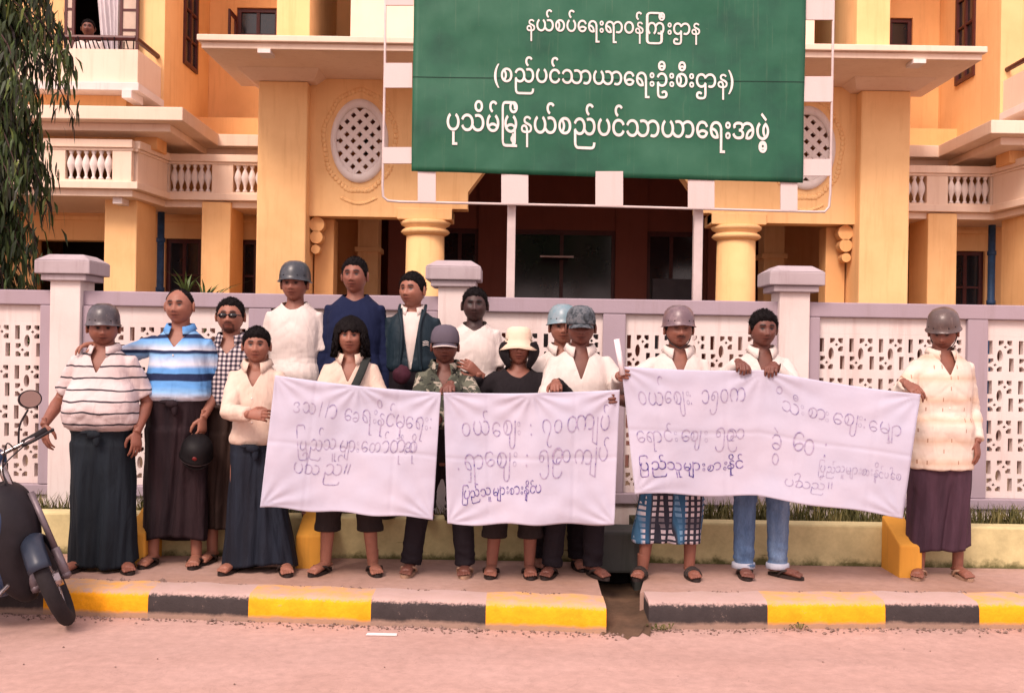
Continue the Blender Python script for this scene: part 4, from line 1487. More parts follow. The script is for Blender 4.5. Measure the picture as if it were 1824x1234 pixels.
# ---- head: a dense ellipsoid shaped into a face; local frame: x right, -y front, z up, origin mid head
NA, NZ = 88, 72


def head_grid():
    v = np.zeros((NZ + 1, NA, 3))
    for i in range(NZ + 1):
        t = math.pi * i / NZ
        for k in range(NA):
            a = 2 * math.pi * k / NA
            v[i, k] = (math.sin(t) * math.sin(a), -math.sin(t) * math.cos(a), math.cos(t))
    return v


HD = head_grid()


def gs(x, m, s):
    return np.exp(-((x - m) / s) ** 2)


def head_shape(kw):
    wide = kw.get('wide', 1.0); jaw = kw.get('jaw', 1.0); nose = kw.get('nose', 1.0)
    d = HD
    dx, dy, dz = d[..., 0], d[..., 1], d[..., 2]
    x = dx * .0815 * wide; y = dy * .094; z = dz * .113
    # squarer skull seen from the front
    sq = 1 + .08 * (np.abs(dx) * np.abs(dz)) ** .8
    x = x * sq
    low = np.clip(-z / .113, 0, 1)
    x = x * (1 - (.30 / jaw) * low ** 2.0)
    back = dy > 0
    y = np.where(back, y * (1 - .55 * low ** 1.2), y)
    front = np.clip(-dy, 0, 1)
    y = np.where(~back, y * (1 - .04 * low), y)
    # flatten the face
    y = np.where(~back, -.094 * (1 - (1 - np.clip(-y / .094, 0, 1)) ** 1.15), y)
    fr = front ** 1.5
    prof = np.where(z > -.022, np.clip((.034 - z) / .056, 0, 1) ** 1.3, np.clip((z + .040) / .018, 0, 1))
    y = y - fr * nose * .023 * prof * gs(x, 0, .0085 + .007 * np.clip((.02 - z) / .05, 0, 1))
    y = y - fr * nose * .006 * (gs(x, .015, .007) + gs(x, -.015, .007)) * gs(z, -.026, .009)
    for s in (-1, 1):
        y = y + fr * .0155 * gs(x, s * .030, .018) * gs(z, .014, .014)
        y = y - fr * .0055 * gs(x, s * .031, .012) * gs(z, .011, .0075)
        y = y - fr * .0055 * gs(x, s * .030, .022) * gs(z, .036, .009)
        y = y - fr * .006 * gs(x, s * .042, .018) * gs(z, -.018, .018)
        y = y + fr * .005 * gs(x, s * .040, .014) * gs(z, -.055, .02)
    y = y - fr * .0065 * gs(x, 0, .026) * gs(z, -.053, .016)
    y = y - fr * .0035 * gs(x, 0, .018) * gs(z, -.047, .005)
    y = y - fr * .004 * gs(x, 0, .016) * gs(z, -.061, .006)
    y = y + fr * .0045 * gs(x, 0, .022) * gs(z, -.0535, .0028)
    y = y + fr * .0045 * gs(x, 0, .022) * gs(z, -.076, .008)
    y = y - fr * .009 * gs(x, 0, .022) * gs(z, -.098, .014)
    return np.stack([x, y, z], -1)


def head_tint(v, kw):
    """colours of the face: brows, lips, eyes, stubble, with crease and opening shade painted in - multiplies the skin colour"""
    x, y, z = v[..., 0], v[..., 1], v[..., 2]
    f = (HD[..., 1] < -.25).astype(float)
    t = np.ones(v.shape[:2] + (3,))

    def mulc(m, c):
        m = (np.clip(m, 0, 1) * f)[..., None]
        t[...] = t * (1 - m + m * np.array(c))
    for s in (-1, 1):
        ax = x * s
        arc = .0335 + .004 * gs(ax, .030, .016) - .25 * np.clip(ax - .036, 0, .02)
        mulc(1.5 * gs(z, arc, .0062) * np.clip((ax - .010) / .006, 0, 1) * np.clip((.052 - ax) / .008, 0, 1) * 1.1, (.10, .09, .10))
        if not kw.get('closed'):
            mulc(gs(z, .0120, .0042) * gs(ax, .031, .0130) * 1.15, (1.0, 1.05, 1.1))
            mulc(gs(z, .0120, .0068) * gs(ax, .031, .0075) * 2.0, (.06, .06, .07))
        mulc(gs(z, .0175, .0040) * gs(ax, .031, .018) * 1.6, (.14, .12, .14))
        mulc(gs(z, .004, .004) * gs(ax, .031, .016) * .5, (.6, .55, .55))
        mulc(gs(ax, .009, .0045) * gs(z, -.033, .004), (.3, .25, .25))  # nostrils: shade of the openings painted dark
    mulc(gs(x, 0, .024) * gs(z, -.0475, .0055) * 1.0, (.66, .42, .42)); mulc(gs(x, 0, .020) * gs(z, -.0605, .006) * .9, (.74, .48, .48))
    mulc(gs(x, 0, .027) * gs(z, -.0535, .0032) * 1.5, (.22, .16, .16))  # shade between the lips painted as a dark line
    mulc(gs(np.abs(x) - .018 - .35 * (-.025 - z), 0, .0035) * np.clip((-.025 - z) / .005, 0, 1) * np.clip((z + .055) / .008, 0, 1) * .55, (.6, .52, .52))  # smile folds: crease shade painted into the tint
    if kw.get('moustache'):
        mulc(gs(z, -.0405, .0055) * np.clip((.034 - np.abs(x)) / .01, 0, 1) * 1.1, (.12, .11, .12))
    if kw.get('goatee'):
        mulc(gs(z, -.0405, .005) * np.clip((.032 - np.abs(x)) / .01, 0, 1), (.16, .15, .15))
        mulc(np.clip((-.068 - z) / .01, 0, 1) * np.clip((.034 - np.abs(x)) / .012, 0, 1), (.2, .18, .18))
        mulc(np.clip((-.042 - z) / .01, 0, 1) * gs(np.abs(x), .032, .007), (.28, .25, .25))
    if kw.get('stubble'):
        mulc(np.clip((-.035 - z) / .03, 0, 1) * .5, (.6, .6, .62))
    return t


def grid_faces(skip=None):
    f = []
    for i in range(NZ):
        for k in range(NA):
            k2 = (k + 1) % NA
            f.append((i * NA + k, (i + 1) * NA + k, (i + 1) * NA + k2, i * NA + k2))
    return f


GF = grid_faces()


def hair_mask(kw):
    """1 inside the hair, 0 on the face, per head grid vertex"""
    d = HD
    style = kw.get('hair', 'short')
    dz, dy, dx = d[..., 2], d[..., 1], d[..., 0]
    az = np.arctan2(np.abs(dx), -dy) / math.pi              # 0 front .. 1 back
    front_line = kw.get('hairline', .60)
    if style == 'bald':
        line = np.interp(az, [0, .22, .34, .42, .5, .62, 1.0], [.96, .88, .58, .30, .06, -.25, -.50])
    else:
        line = np.interp(az, [0, .14, .22, .28, .34, .40, .455, .49, .57, .64, .72, 1.0], [front_line, front_line - .01, front_line - .03, front_line - .12, .30, .02, -.12, .26, .32, -.10, -.48, -.55])
    nz = np.array([[mnoise.noise(Vector((dx[i, k] * 9, dy[i, k] * 9, dz[i, k] * 9))) for k in range(NA)] for i in range(NZ + 1)])
    return np.clip((dz - line + .05 * nz) / .16, 0, 1), nz


_two = lambda a, b: a + (b - a)


def hand_mesh(curl, spread=.12, thumb=.6, fist=0):
    """right hand, local frame: +y along the fingers, +z the back of the hand, +x the little finger side; wrist at origin"""
    b = MB()
    # palm
    pts = [Vector((0, -.045, 0)), Vector((0, -.01, 0)), Vector((-.002, .03, -.002)), Vector((.0, .07, -.002)), Vector((.0, .088, -.003))]
    b.tube(pts, [.023, .023, .034, .039, .034], 14, .42, (0, 0, 1))
    L = [(-.028, .088, .072), (-.009, .093, .080), (.010, .090, .074), (.028, .080, .058)]
    for i, (fx, fy, ln) in enumerate(L):
        c = curl[i] if hasattr(curl, '__len__') else curl
        p = Vector((fx, fy - .012, -.002)); ang = 0.0
        sp = (i - 1.5) * spread * .6
        pts = [p]
        for j, fr in enumerate((.30, .40, .32, .26)):
            if j > 0: ang += c * (1.0 if j > 1 else .8)
            d = Vector((math.sin(sp) * math.cos(ang), math.cos(sp) * math.cos(ang), -math.sin(ang)))
            p = p + d * ln * (fr if j else .16)
            pts.append(p)
        b.tube(pts, [.0095, .0092, .0088, .0080, .0062], 8)
        b.ball(pts[-1], (.0062, .0062, .0062), 8, 6)
    # thumb leaves the side of the palm near its base
    p0 = Vector((-.022, .018, -.006)); p1 = p0 + Vector((-.026, .026, -.010 - .012 * thumb)); p2 = p1 + Vector((-.012 + .012 * thumb, .027, -.006 - .012 * thumb)); p3 = p2 + Vector((-.002 + .010 * thumb, .022, -.004 - .006 * thumb))
    b.tube([p0, p1, p2, p3], [.014, .0125, .0105, .0078], 8)
    b.ball(p3, (.0078, .0078, .0078), 8, 6)
    return np.array([tuple(v) for v in b.v]), b.f


def frame_hand(side, fdir, back):
    """matrix turning the local right hand into place; fdir: fingers point along, back: outward from the back of the hand"""
    y = Vector(fdir).normalized(); z = Vector(back); z = (z - y * z.dot(y)).normalized()
    x = y.cross(z)
    return Matrix((x, y, z)).transposed()


def ik(sh, wr, l1, l2, pole):
    sh, wr = Vector(sh), Vector(wr)
    d = wr - sh; L = d.length
    mx = (l1 + l2) * .995
    if L > mx:
        wr = sh + d * (mx / L); d = wr - sh; L = mx
    a = (l1 * l1 - l2 * l2 + L * L) / (2 * L)
    h = math.sqrt(max(0, l1 * l1 - a * a))
    n = d.normalized(); p = Vector(pole); p = (p - n * p.dot(n)).normalized()
    return sh + n * a + p * h, wr


def ellipse_loft(rings, n=40, power=2.4):
    """rings: (cx, cy, z, rx, ry)"""
    b = MB(); v = []
    for cx, cy, z, rx, ry in rings:
        for k in range(n):
            a = 2 * math.pi * k / n
            c, s = math.cos(a), math.sin(a)
            v.append((cx + rx * math.copysign(abs(c) ** (2 / power), c), cy + ry * math.copysign(abs(s) ** (2 / power), s), z))
    m = len(rings)
    f = [(i * n + k, i * n + (k + 1) % n, (i + 1) * n + (k + 1) % n, (i + 1) * n + k) for i in range(m - 1) for k in range(n)]
    f += [tuple(reversed(range(n))), tuple(range((m - 1) * n, m * n))]
    return b.add(v, f)


def resample(rings, k=4):
    """smooth a ring table"""
    pts = np.array(rings); out = []
    q = np.vstack([pts[0], pts, pts[-1]])
    for i in range(1, len(q) - 2):
        for j in range(k):
            t = j / k
            a, b, c, d = q[i - 1], q[i], q[i + 1], q[i + 2]
            r = .5 * (2 * b + (c - a) * t + (2 * a - 5 * b + 4 * c - d) * t * t + (3 * b - a - 3 * c + d) * t ** 3)
            out.append(tuple(r))
    out.append(tuple(pts[-1]))
    return out


def folds(co, no, seed, amp, H, arms):
    """cloth folds: stretched noise, stronger at the waist and elbows"""
    out = co.copy()
    nf = lambda *a: mnoise.noise(Vector(a))
    rg = lambda *a: 2.4 * abs(mnoise.noise(Vector(a))) ** .8
    for i in range(len(co)):
        x, y, z = co[i]
        ax = abs(x)
        d1 = rg(x * 4 + seed, y * 4, z * 11 + ax * 9)                 # drag lines from the armpits
        d2 = rg(x * 11 + seed * 2, y * 11, z * 3.2 + x * 3)           # hanging folds
        d3 = rg(x * 6 + seed, y * 6, z * 24)                          # bunching rings
        wa = math.exp(-((z / H - .63) / .05) ** 2)
        arm = min(1, max(0, (ax - .16) / .05))
        h = .55 * d1 + .50 * d2 + (.05 + .8 * wa + .55 * arm) * d3 * .5
        w = 1.0
        if arms and z < arms + .01 and ax < .24:
            w = 0
        out[i] += no[i] * amp * w * (h - .45)
    return out


PEOPLE = {}


def person(key, label, px, D, z0, H, skin='mid', yaw=0, pitch=0, roll=0, face=None, b=1.0, belly=0.0, shirt='white', sleeve='short', tuck=True, hem=None, vneck=.06, collar=True,
           lower='longyi', lmat='lblack', lhem=.10, arms=None, feet=((-.12, 0), (.12, 0)), toe=(.15, .15), hat=None, hmat='grey', sandal='sandal', jacket=None, lean=0.0, glasses=False, shorts_hem=None, sit=False, bodyyaw=0.0, hy=0.0, vpy=800, cuff_roll=False, waist=.605, hsz=.985):
    face = face or {}
    bx_ = P(px, vpy, D).x
    root = empty('person', (bx_, D, z0), label, 'person', 'men standing along the pavement' if not sit else None)
    RO = root.location.copy()
    seed = len(PEOPLE) * 3.7 + 1.3
    k = H / 1.70
    sc = Vector((0, 0, 0))
    hs = k ** .4 * hsz
    cz = H - .112 * hs
    # torso rings (fraction of H, half width, half depth, y offset), metres at H=1.70
    tb = belly
    T = [(.445, .120, .095, .01), (.48, .158, .112, .01), (.53, .160, .115, .008), (.58, .146 + .05 * tb, .105 + .045 * tb, -.012 * tb), (.63, .145 + .055 * tb, .106 + .06 * tb, -.03 * tb), (.69, .160 + .03 * tb, .114 + .03 * tb, -.012 * tb), (.735, .160, .115, 0),
         (.785, .158, .104, .006), (.819, .140, .088, .012), (.845, .090, .068, .014), (.866, .060, .056, .010)]
    T = [(z * H, w * k * b, d * k * b, yo * k) for z, w, d, yo in T]
    SHX, SHZ = .143 * k * b, .801 * H
    l1, l2 = .172 * H, .150 * H
    A = []
    for side in (-1, 1):
        spec = (arms or {}).get(side, {})
        sh = Vector((side * SHX, .008, SHZ))
        if 'to' in spec:
            t = Vector(spec['to']) - RO
        else:
            t = Vector((side * (SHX + .062 + .02 * b), -.03, .475 * H)) + Vector(spec.get('off', (0, 0, 0)))
        fd = Vector(spec.get('f', (side * .05, -.12, -1))); bk = Vector(spec.get('b', (side * 1.0, -.35, 0)))
        wr = t - fd.normalized() * spec.get('reach', .08 if 'to' in spec else 0.0)
        el, wr = ik(sh, wr, l1, l2, spec.get('pole', (side * .5, .7, -.35)))
        A.append((side, sh, el, wr, fd, bk, spec.get('curl', .32)))
    # legs
    LG = []
    for i, side in enumerate((-1, 1)):
        fx, fy = feet[i]
        hip = Vector((side * .085 * k * b, .01, .50 * H)); an = Vector((fx, fy, .055))
        kn = hip.lerp(an, .48) + Vector((side * .01, -.025, 0))
        if sit:
            kn = hip + Vector((side * .03, .38, .02)); an = kn + Vector((0, .02, -.36))
        LG.append((side, hip, kn, an, toe[i]))
    # ---------------- body: torso, neck, arms, legs, feet in one skin
    body = ellipse_loft(resample([(0, yo, z, w - .014, d - .014) for z, w, d, yo in T], 3), 32)
    nk = Vector((0, .022 + hy * .5, .865 * H))
    hc = Vector((0, -.012 + hy, cz))
    hr = Euler((pitch, roll, yaw)).to_matrix()
    body.tube([Vector((0, .016, .83 * H)), nk, hc + Vector((0, .022, -.03))], [.066 * b ** .5, .057 * b ** .5, .056 * b ** .5], 20)
    for side, sh, el, wr, fd, bk, cu in A:
        pth = [sh + Vector((-side * .05, 0, .0)), sh, sh.lerp(el, .35), sh.lerp(el, .75), el, el.lerp(wr, .3), el.lerp(wr, .7), wr + (wr - el).normalized() * .01]
        q = b ** .6
        body.tube(pth, [.045 * q, .052 * q, .046 * q, .040 * q, .037 * q, .040 * q, .031 * q, .024 * q], 16)
    for side, hip, kn, an, te in LG:
        body.tube([hip + Vector((0, 0, .02)), hip.lerp(kn, .4), kn, kn.lerp(an, .3), kn.lerp(an, .7), an], [.085 * b, .078 * b, .050, .050, .040, .035] if lower != 'longyi' or lhem > .2 else [.08, .07, .042, .042, .036, .034], 16)
    co, no, fs = remesh(body.v, body.f, .008, 3)
    V = [co]; Fc = list(fs); n = len(co); TI = [np.ones((n, 3))]
    # feet (finer skin)
    for side, hip, kn, an, te in LG:
        ft = MB()
        dirv = Vector((side * math.sin(te), -math.cos(te), 0)); per = Vector((-dirv.y, dirv.x, 0))
        base = Vector((an.x, an.y, .022))
        h0 = base - dirv * .055
        ft.tube([h0 + Vector((0, 0, .018)), base + Vector((0, 0, .030)), base + dirv * .06 + Vector((0, 0, .022)), base + dirv * .115 + Vector((0, 0, .016)), base + dirv * .145 + Vector((0, 0, .012))], [.026, .034, .037, .041, .034], 14, .60, (0, 0, 1))
        ft.tube([an + Vector((0, 0, .09)), an + Vector((0, .005, .02)), base + Vector((0, 0, .022))], [.036, .034, .034], 14)
        for j in range(5):
            o_ = (j - 2) * .0165
            s0 = base + dirv * .135 + per * (o_ * side)
            ln = (.050, .047, .042, .036, .028)[j]; rr = (.0125, .0095, .009, .0085, .008)[j]
            ft.tube([s0 + Vector((0, 0, .012)), s0 + dirv * ln * .6 + Vector((0, 0, .011)), s0 + dirv * ln + Vector((0, 0, .006))], [rr, rr, rr * .75], 8)
            ft.ball(s0 + dirv * ln + Vector((0, 0, .006)), (rr * .75,) * 3, 8, 6)
        c2, n2, f2 = remesh(ft.v, ft.f, .0045, 2)
        V.append(c2); Fc += [tuple(i + n for i in q) for q in f2]; n += len(c2); TI.append(np.ones((len(c2), 3)))
    # hands
    for side, sh, el, wr, fd, bk, cu in A:
        hv, hf = hand_mesh(cu)
        if side > 0:          # he faces the camera: his left hand is at +x, the mirror of the right
            hv = hv * np.array([-1, 1, 1]); hf = [tuple(reversed(q)) for q in hf]
        hv = hv * (1.02 * k ** .5)
        c2, n2, f2 = remesh(hv, hf, .0036, 2, .4)
        m = np.array(frame_hand(side, fd, bk))
        c2 = c2 @ m.T + np.array(wr)
        V.append(c2); Fc += [tuple(i + n for i in q) for q in f2]; n += len(c2); TI.append(np.ones((len(c2), 3)))
    # head
    hv = head_shape(face)
    ht = head_tint(hv, face)
    R3 = np.array(hr)
    put = lambda a: a.reshape(-1, 3) * hs @ R3.T + np.array(hc)
    hvw = put(hv)
    V.append(hvw); Fc += [tuple(i + n for i in q) for q in GF]; n += len(hvw); TI.append(ht.reshape(-1, 3))
    for s in (-1, 1):          # ears
        e = MB(); er = Euler((0, 0, s * .5)).to_matrix(); e.ball((0, 0, 0), (.011, .021, .034), 12, 8, er); e.ball((s * .006, -.004, -.022), (.007, .010, .012), 10, 6)
        ev = np.array([tuple(v) for v in e.v]); ev[:, 0] += s * (.0865 * face.get('wide', 1)); ev[:, 1] += .004; ev[:, 2] += .002
        ew = put(ev); V.append(ew); Fc += [tuple(i + n for i in q) for q in e.f]; n += len(ew); TI.append(np.full((len(ew), 3), .92))
    bo = mesh_obj('body', np.concatenate(V), Fc, SK[skin], root, True)
    ca = bo.data.color_attributes.new('tint', 'FLOAT_COLOR', 'POINT')
    TT = np.concatenate(TI); ca.data.foreach_set('color', np.concatenate([TT, np.ones((len(TT), 1))], 1).astype(np.float32).ravel())
    # ---------------- hair
    hst = face.get('hair', 'short')
    if hst == 'bob':
        d = HD
        nb = np.array([[mnoise.noise(Vector((d[i, j, 0] * 7, d[i, j, 1] * 7, d[i, j, 2] * 3))) for j in range(NA)] for i in range(NZ + 1)])
        hx = d[..., 0] * (.114 + .006 * nb); hy_ = d[..., 1] * (.116 + .004 * nb) + .004; hz = d[..., 2] * .136 + .006
        az = np.arctan2(np.abs(d[..., 0]), -d[..., 1]) / math.pi
        hz2 = np.maximum(hz, -.098 + .016 * np.sin(az * 43) + .012 * np.sin(az * 97))
        lowk = np.clip(-hz / .1, 0, 1)
        rad = 1 + .22 * lowk * (hz < 0)
        q = np.stack([hx * np.minimum(rad, 1.12) / np.maximum(np.sqrt(np.clip(1 - d[..., 2] ** 2, .05, 1)), .4) ** (lowk), hy_, hz2], -1)
        strand = np.sin(az * 150) * .0022
        q[..., 0] *= 1 + strand * 6; q[..., 1] *= 1 + strand * 6
        keep = ~((az < .245) & (hz < .032 + .010 * np.sin(az * 55) + .006 * np.sin(az * 130))) & (hz > -.100)
        qq = q.reshape(-1, 3); kk = keep.reshape(-1)
        ff = [x for x in GF if all(kk[i] for i in x)]
        vv_, f2_ = [tuple(p) for p in put(qq)], list(ff); qf = put(qq); rs_ = random.Random(5)
        for _ in range(1800):
            x_ = rs_.choice(ff); p_ = Vector(qf[x_[0]]); out_ = (p_ - hc); out_.z *= .2; out_.normalize()
            d_ = (out_ * rs_.uniform(.02, .22) + Vector((rs_.gauss(0, .10), rs_.gauss(0, .08), -1))).normalized() * rs_.uniform(.02, .05)
            if qf[x_[0]][2] > hc.z + .03 and p_.y < hc.y - .05: d_ *= .4
            w_ = out_.cross(Vector((0, 0, 1))).normalized() * .0022
            o_ = len(vv_); vv_ += [tuple(p_ - w_ + out_ * .003), tuple(p_ + w_ + out_ * .003), tuple(p_ + d_)]; f2_.append((o_, o_ + 1, o_ + 2))
        o = mesh_obj('hair', vv_, f2_, M['hair'], root, True)
        m_ = o.modifiers.new('s', 'SOLIDIFY'); m_.thickness = .016; m_.offset = -1
    elif not (hat == 'full'):
        mk, nz = hair_mask(face)
        th = face.get('thick', .013)
        nrm = HD / np.array([.074, .094, .117]); nrm = nrm / np.linalg.norm(nrm, axis=-1, keepdims=True)
        top = .50 + 1.15 * np.clip(HD[..., 2] + .1, 0, 1) if hst != 'bald' else .7
        q = hv + nrm * ((mk ** .7) * th * top * (1 + .35 * nz) - .003)[..., None]
        kk = (mk > .02).reshape(-1)
        ff = [x for x in GF if any(kk[i] for i in x)]
        vv_, f2_ = [tuple(p) for p in put(q)], list(ff)
        rs_ = random.Random(int(seed * 7)); fl_ = [x for x in ff if mk.reshape(-1)[x[0]] > .12]
        qf, nf_ = put(q), (nrm.reshape(-1, 3) @ R3.T)
        for _ in range(1500):          # short loose hairs so that the outline is not a shell
            x_ = rs_.choice(fl_); p_ = Vector(qf[x_[0]]).lerp(Vector(qf[x_[2]]), rs_.random()); n_ = Vector(nf_[x_[0]])
            d_ = (n_ + Vector((rs_.gauss(0, .6), rs_.gauss(0, .6), rs_.gauss(-.1, .5)))).normalized() * rs_.uniform(.006, .013) * (.6 if hst == 'bald' else 1)
            w_ = n_.cross(Vector((rs_.gauss(0, 1), rs_.gauss(0, 1), rs_.gauss(0, 1)))).normalized() * .0016
            o_ = len(vv_); vv_ += [tuple(p_ - w_), tuple(p_ + w_), tuple(p_ + d_)]; f2_.append((o_, o_ + 1, o_ + 2))
        mesh_obj('hair', vv_, f2_, M['hair'], root, True)
    # ---------------- hats
    def hatpart(name, mb, mat, par=None, sol=0):
        vv = np.array([tuple(v) for v in mb.v])
        o = mesh_obj(name, put(vv), mb.f, mat, par or root, True)
        if sol:
            m_ = o.modifiers.new('s', 'SOLIDIFY'); m_.thickness = sol; m_.offset = 1
        return o
    if hat == 'helmet':
        mb = MB(); n_ = 40
        prof = [(.001, .168), (.045, .164), (.078, .150), (.101, .124), (.113, .092), (.117, .062), (.119, .044), (.127, .036), (.131, .032), (.124, .033), (.113, .042)]
        v, f = [], []
        for r, z in prof:
            for j in range(n_):
                a = 2 * math.pi * j / n_
                c, s = math.cos(a), math.sin(a)
                zz = z + .014 - (.006 if s > 0 else -.004) * abs(s) * (z < .07) - .010 * abs(c) * (z < .05)
                v.append((r * .89 * c, r * 1.05 * s + .006, zz - .016))
        f = [(i * n_ + j, (i + 1) * n_ + j, (i + 1) * n_ + (j + 1) % n_, i * n_ + (j + 1) % n_) for i in range(len(prof) - 1) for j in range(n_)]
        f.append(tuple(range(n_)))
        mb.add(v, f)
        ho = hatpart('helmet', mb, HM[hmat])
        rb = MB()
        pts = [(.1155 * .90 * math.cos(a), .1155 * 1.08 * math.sin(a) + .006, .043) for a in np.linspace(0, 2 * math.pi, 33)]
        for (pa, pb) in (((-.088, .01, .03), (-.055, -.03, -.085)), ((.088, .01, .03), (.055, -.03, -.085))):
            rb.tube(smooth_path([pa, (pa[0] * .93, -.005, -.03), pb, (0, -.06, -.118)], 5), .0038, 6)
        if key in 'np':
            hatpart('chin_strap', rb, M['strap'], ho)
        rv = MB()
        for a in (-2.5, -2.05, -1.1, -.65, .6, 2.5):
            rv.ball((  .118 * .87 * math.cos(a), .118 * 1.05 * math.sin(a) + .006, .062), (.0045, .0045, .0045), 8, 5)
        hatpart('rivets', rv, M['strap'], ho)
    elif hat in ('cap', 'bucket'):
        mb = MB(); n_ = 40
        if hat == 'cap':
            prof = [(.001, .148), (.04, .144), (.070, .130), (.090, .100), (.097, .066), (.098, .040), (.096, .026)]
        else:
            prof = [(.001, .142), (.055, .140), (.082, .128), (.092, .095), (.096, .060), (.098, .048), (.122, .020), (.140, -.004)]
        v = []
        for r, z in prof:
            for j in range(n_):
                a = 2 * math.pi * j / n_
                c, s = math.cos(a), math.sin(a)
                zz = z + (.004 * math.sin(3 * a + 1) if hat == 'bucket' and z < .03 else 0) - (.010 * abs(c) if hat == 'bucket' and z < .03 else 0)
                q_ = .96 if hat == 'cap' else .90
                v.append((r * q_ * c, r * 1.04 * q_ / .96 * s + .004, zz + .002))
        f = [(i * n_ + j, (i + 1) * n_ + j, (i + 1) * n_ + (j + 1) % n_, i * n_ + (j + 1) % n_) for i in range(len(prof) - 1) for j in range(n_)]
        f.append(tuple(range(n_)))
        mb.add(v, f)
        ho = hatpart('cap' if hat == 'cap' else 'bucket_hat', mb, hmat, sol=.003)
        if hat == 'cap':
            pk = MB(); v = []
            for i in range(9):
                t = i / 8
                for j in range(17):
                    u = (j / 16 - .5) * 2
                    x = u * .080; y0 = -.096 * math.sqrt(max(0, 1 - (u * .86) ** 2)) + .002
                    y = y0 - t * .062 * math.sqrt(max(0, 1 - u * u)) - .004
                    v.append((x, y, .034 - t * .018 - .016 * u * u))
            pk.add(v, [(i * 17 + j, i * 17 + j + 1, (i + 1) * 17 + j + 1, (i + 1) * 17 + j) for i in range(8) for j in range(16)])
            hatpart('peak', pk, hmat, ho, .004)
            if hmat is HATM['grey']:
                br = MB(); br.tube([(v[8 * 17 + j][0], v[8 * 17 + j][1], v[8 * 17 + j][2] + .003) for j in range(17)], .004, 6); hatpart('piping', br, M['white'], ho)
    if glasses:
        mb = MB()
        for s in (-1, 1):
            vv = []
            for j in range(20):
                a = 2 * math.pi * j / 20
                vv.append((s * .033 + .027 * math.copysign(abs(math.cos(a)) ** .75, math.cos(a)), .0, .010 + .016 * math.copysign(abs(math.sin(a)) ** .75, math.sin(a))))
            vv = [(a, -.101 + .10 * abs(a) ** 1.35, c) for a, _, c in vv]
            mb.add(vv + [(a, y + .006, c) for a, y, c in vv], [tuple(range(20)), tuple(range(39, 19, -1))] + [(j, j + 20, (j + 1) % 20 + 20, (j + 1) % 20) for j in range(20)])
            mb.tube([(s * .058, -.085, .014), (s * .079, -.05, .012), (s * .080, .0, .008)], .003, 6)
        mb.tube([(-.010, -.100, .014), (.010, -.100, .014)], .0028, 6)
        hatpart('sunglasses', mb, plain('sunglass_black', (.006, .005, .006, 1), .12, .1, 3, .6), None)
    # ---------------- shirt
    if hem is None:
        hem = waist - .05 if tuck else .47
    ease = .010
    ring = [(0, yo, z, w + ease + (.012 if not tuck and z < .6 * H else 0), d + ease + (.010 if not tuck and z < .6 * H else 0)) for z, w, d, yo in T if z > hem * H]
    z0s = hem * H
    w0 = np.interp(z0s, [t[0] for t in T], [t[1] for t in T]); d0 = np.interp(z0s, [t[0] for t in T], [t[2] for t in T])
    ring = [(0, np.interp(z0s, [t[0] for t in T], [t[3] for t in T]), z0s, w0 + ease + (.014 if not tuck else .0), d0 + ease + (.014 if not tuck else .0))] + ring
    WZ = waist * H
    if tuck:          # under the waistband the shirt lies flat, just above it it blouses out
        low_ = [r for r in ring if r[2] < WZ - .03]
        at_ = lambda zz, e: (0, float(np.interp(zz, [t[0] for t in T], [t[3] for t in T])), zz, float(np.interp(zz, [t[0] for t in T], [t[1] for t in T])) + e, float(np.interp(zz, [t[0] for t in T], [t[2] for t in T])) + e)
        ring = [(r[0], r[1], r[2], r[3] - .020, r[4] - .020) for r in low_] + [at_(WZ - .022, -.004), at_(WZ - .004, .022), at_(WZ + .03, .030), at_(WZ + .07, .022)] + [r for r in ring if r[2] > WZ + .09]
    else:
        ring = [(r[0], r[1], r[2], max(r[3] + .014, .190 * k * b) if r[2] < .61 * H else r[3] + .010, max(r[4] + .016, .160 * k * b) if r[2] < .61 * H else r[4] + .008) for r in ring]
    smb = ellipse_loft(resample(ring, 3), 40)
    for side, sh, el, wr, fd, bk, cu in A:
        q = b ** .6
        pre = [sh + Vector((-side * .06, 0, .0)), sh + Vector((side * .004, 0, -.002))]
        if sleeve == 'short':
            e2 = sh.lerp(el, .80)
            pth = pre + [sh.lerp(el, .3), sh.lerp(el, .6), e2]; rr = [.048 * q, .058 * q, .060 * q, .060 * q, .062 * q]
        elif sleeve == 'half':
            pth = pre + [sh.lerp(el, .4), sh.lerp(el, .8), el, el.lerp(wr, .25)]; rr = [.048 * q, .058 * q, .060 * q, .058 * q, .056 * q, .054 * q]
        else:
            pth = pre + [sh.lerp(el, .35), sh.lerp(el, .75), el, el.lerp(wr, .35), el.lerp(wr, .75), el.lerp(wr, .93)]; rr = [.048 * q, .057 * q, .056 * q, .058 * q, .055 * q, .052 * q, .043 * q, .040 * q]
        smb.tube(pth, rr, 18)
    co, no, fs = remesh(smb.v, smb.f, .0092, 3)
    co = folds(co, no, seed, (.0048 if 'white' in shirt else .0065), H, WZ if tuck else 0)
    # neck opening: a clean cut along the V and round the neck
    rn = .064 * b ** .5

    def vphi(q):
        xx, yy, zz = q[:, 0], q[:, 1], q[:, 2]
        wv = np.clip((zz - (.828 * H - vneck)) / max(vneck, .02), -.4, 1.3) * (.052 if not jacket else .060)
        p = np.abs(xx) - wv
        return np.where((yy < 0) & (zz > .70 * H - (.3 if jacket else 0)), p, .05) if vneck > 0 else np.full(len(q), .05)
    co, fs = clip(co, fs, vphi(co))
    xx, yy, zz = co[:, 0], co[:, 1], co[:, 2]
    rph = np.where(zz > .80 * H, np.hypot(xx, yy - .012) - (rn + .003), .05) if collar or jacket else np.where(zz > .79 * H, np.hypot(xx * .92, yy + .006) - (rn + .015), .05)
    co, fs2 = clip(co, fs, rph)
    so_ = mesh_obj('shirt' if not jacket else 'jacket', co, fs2, CL[shirt], root, True)
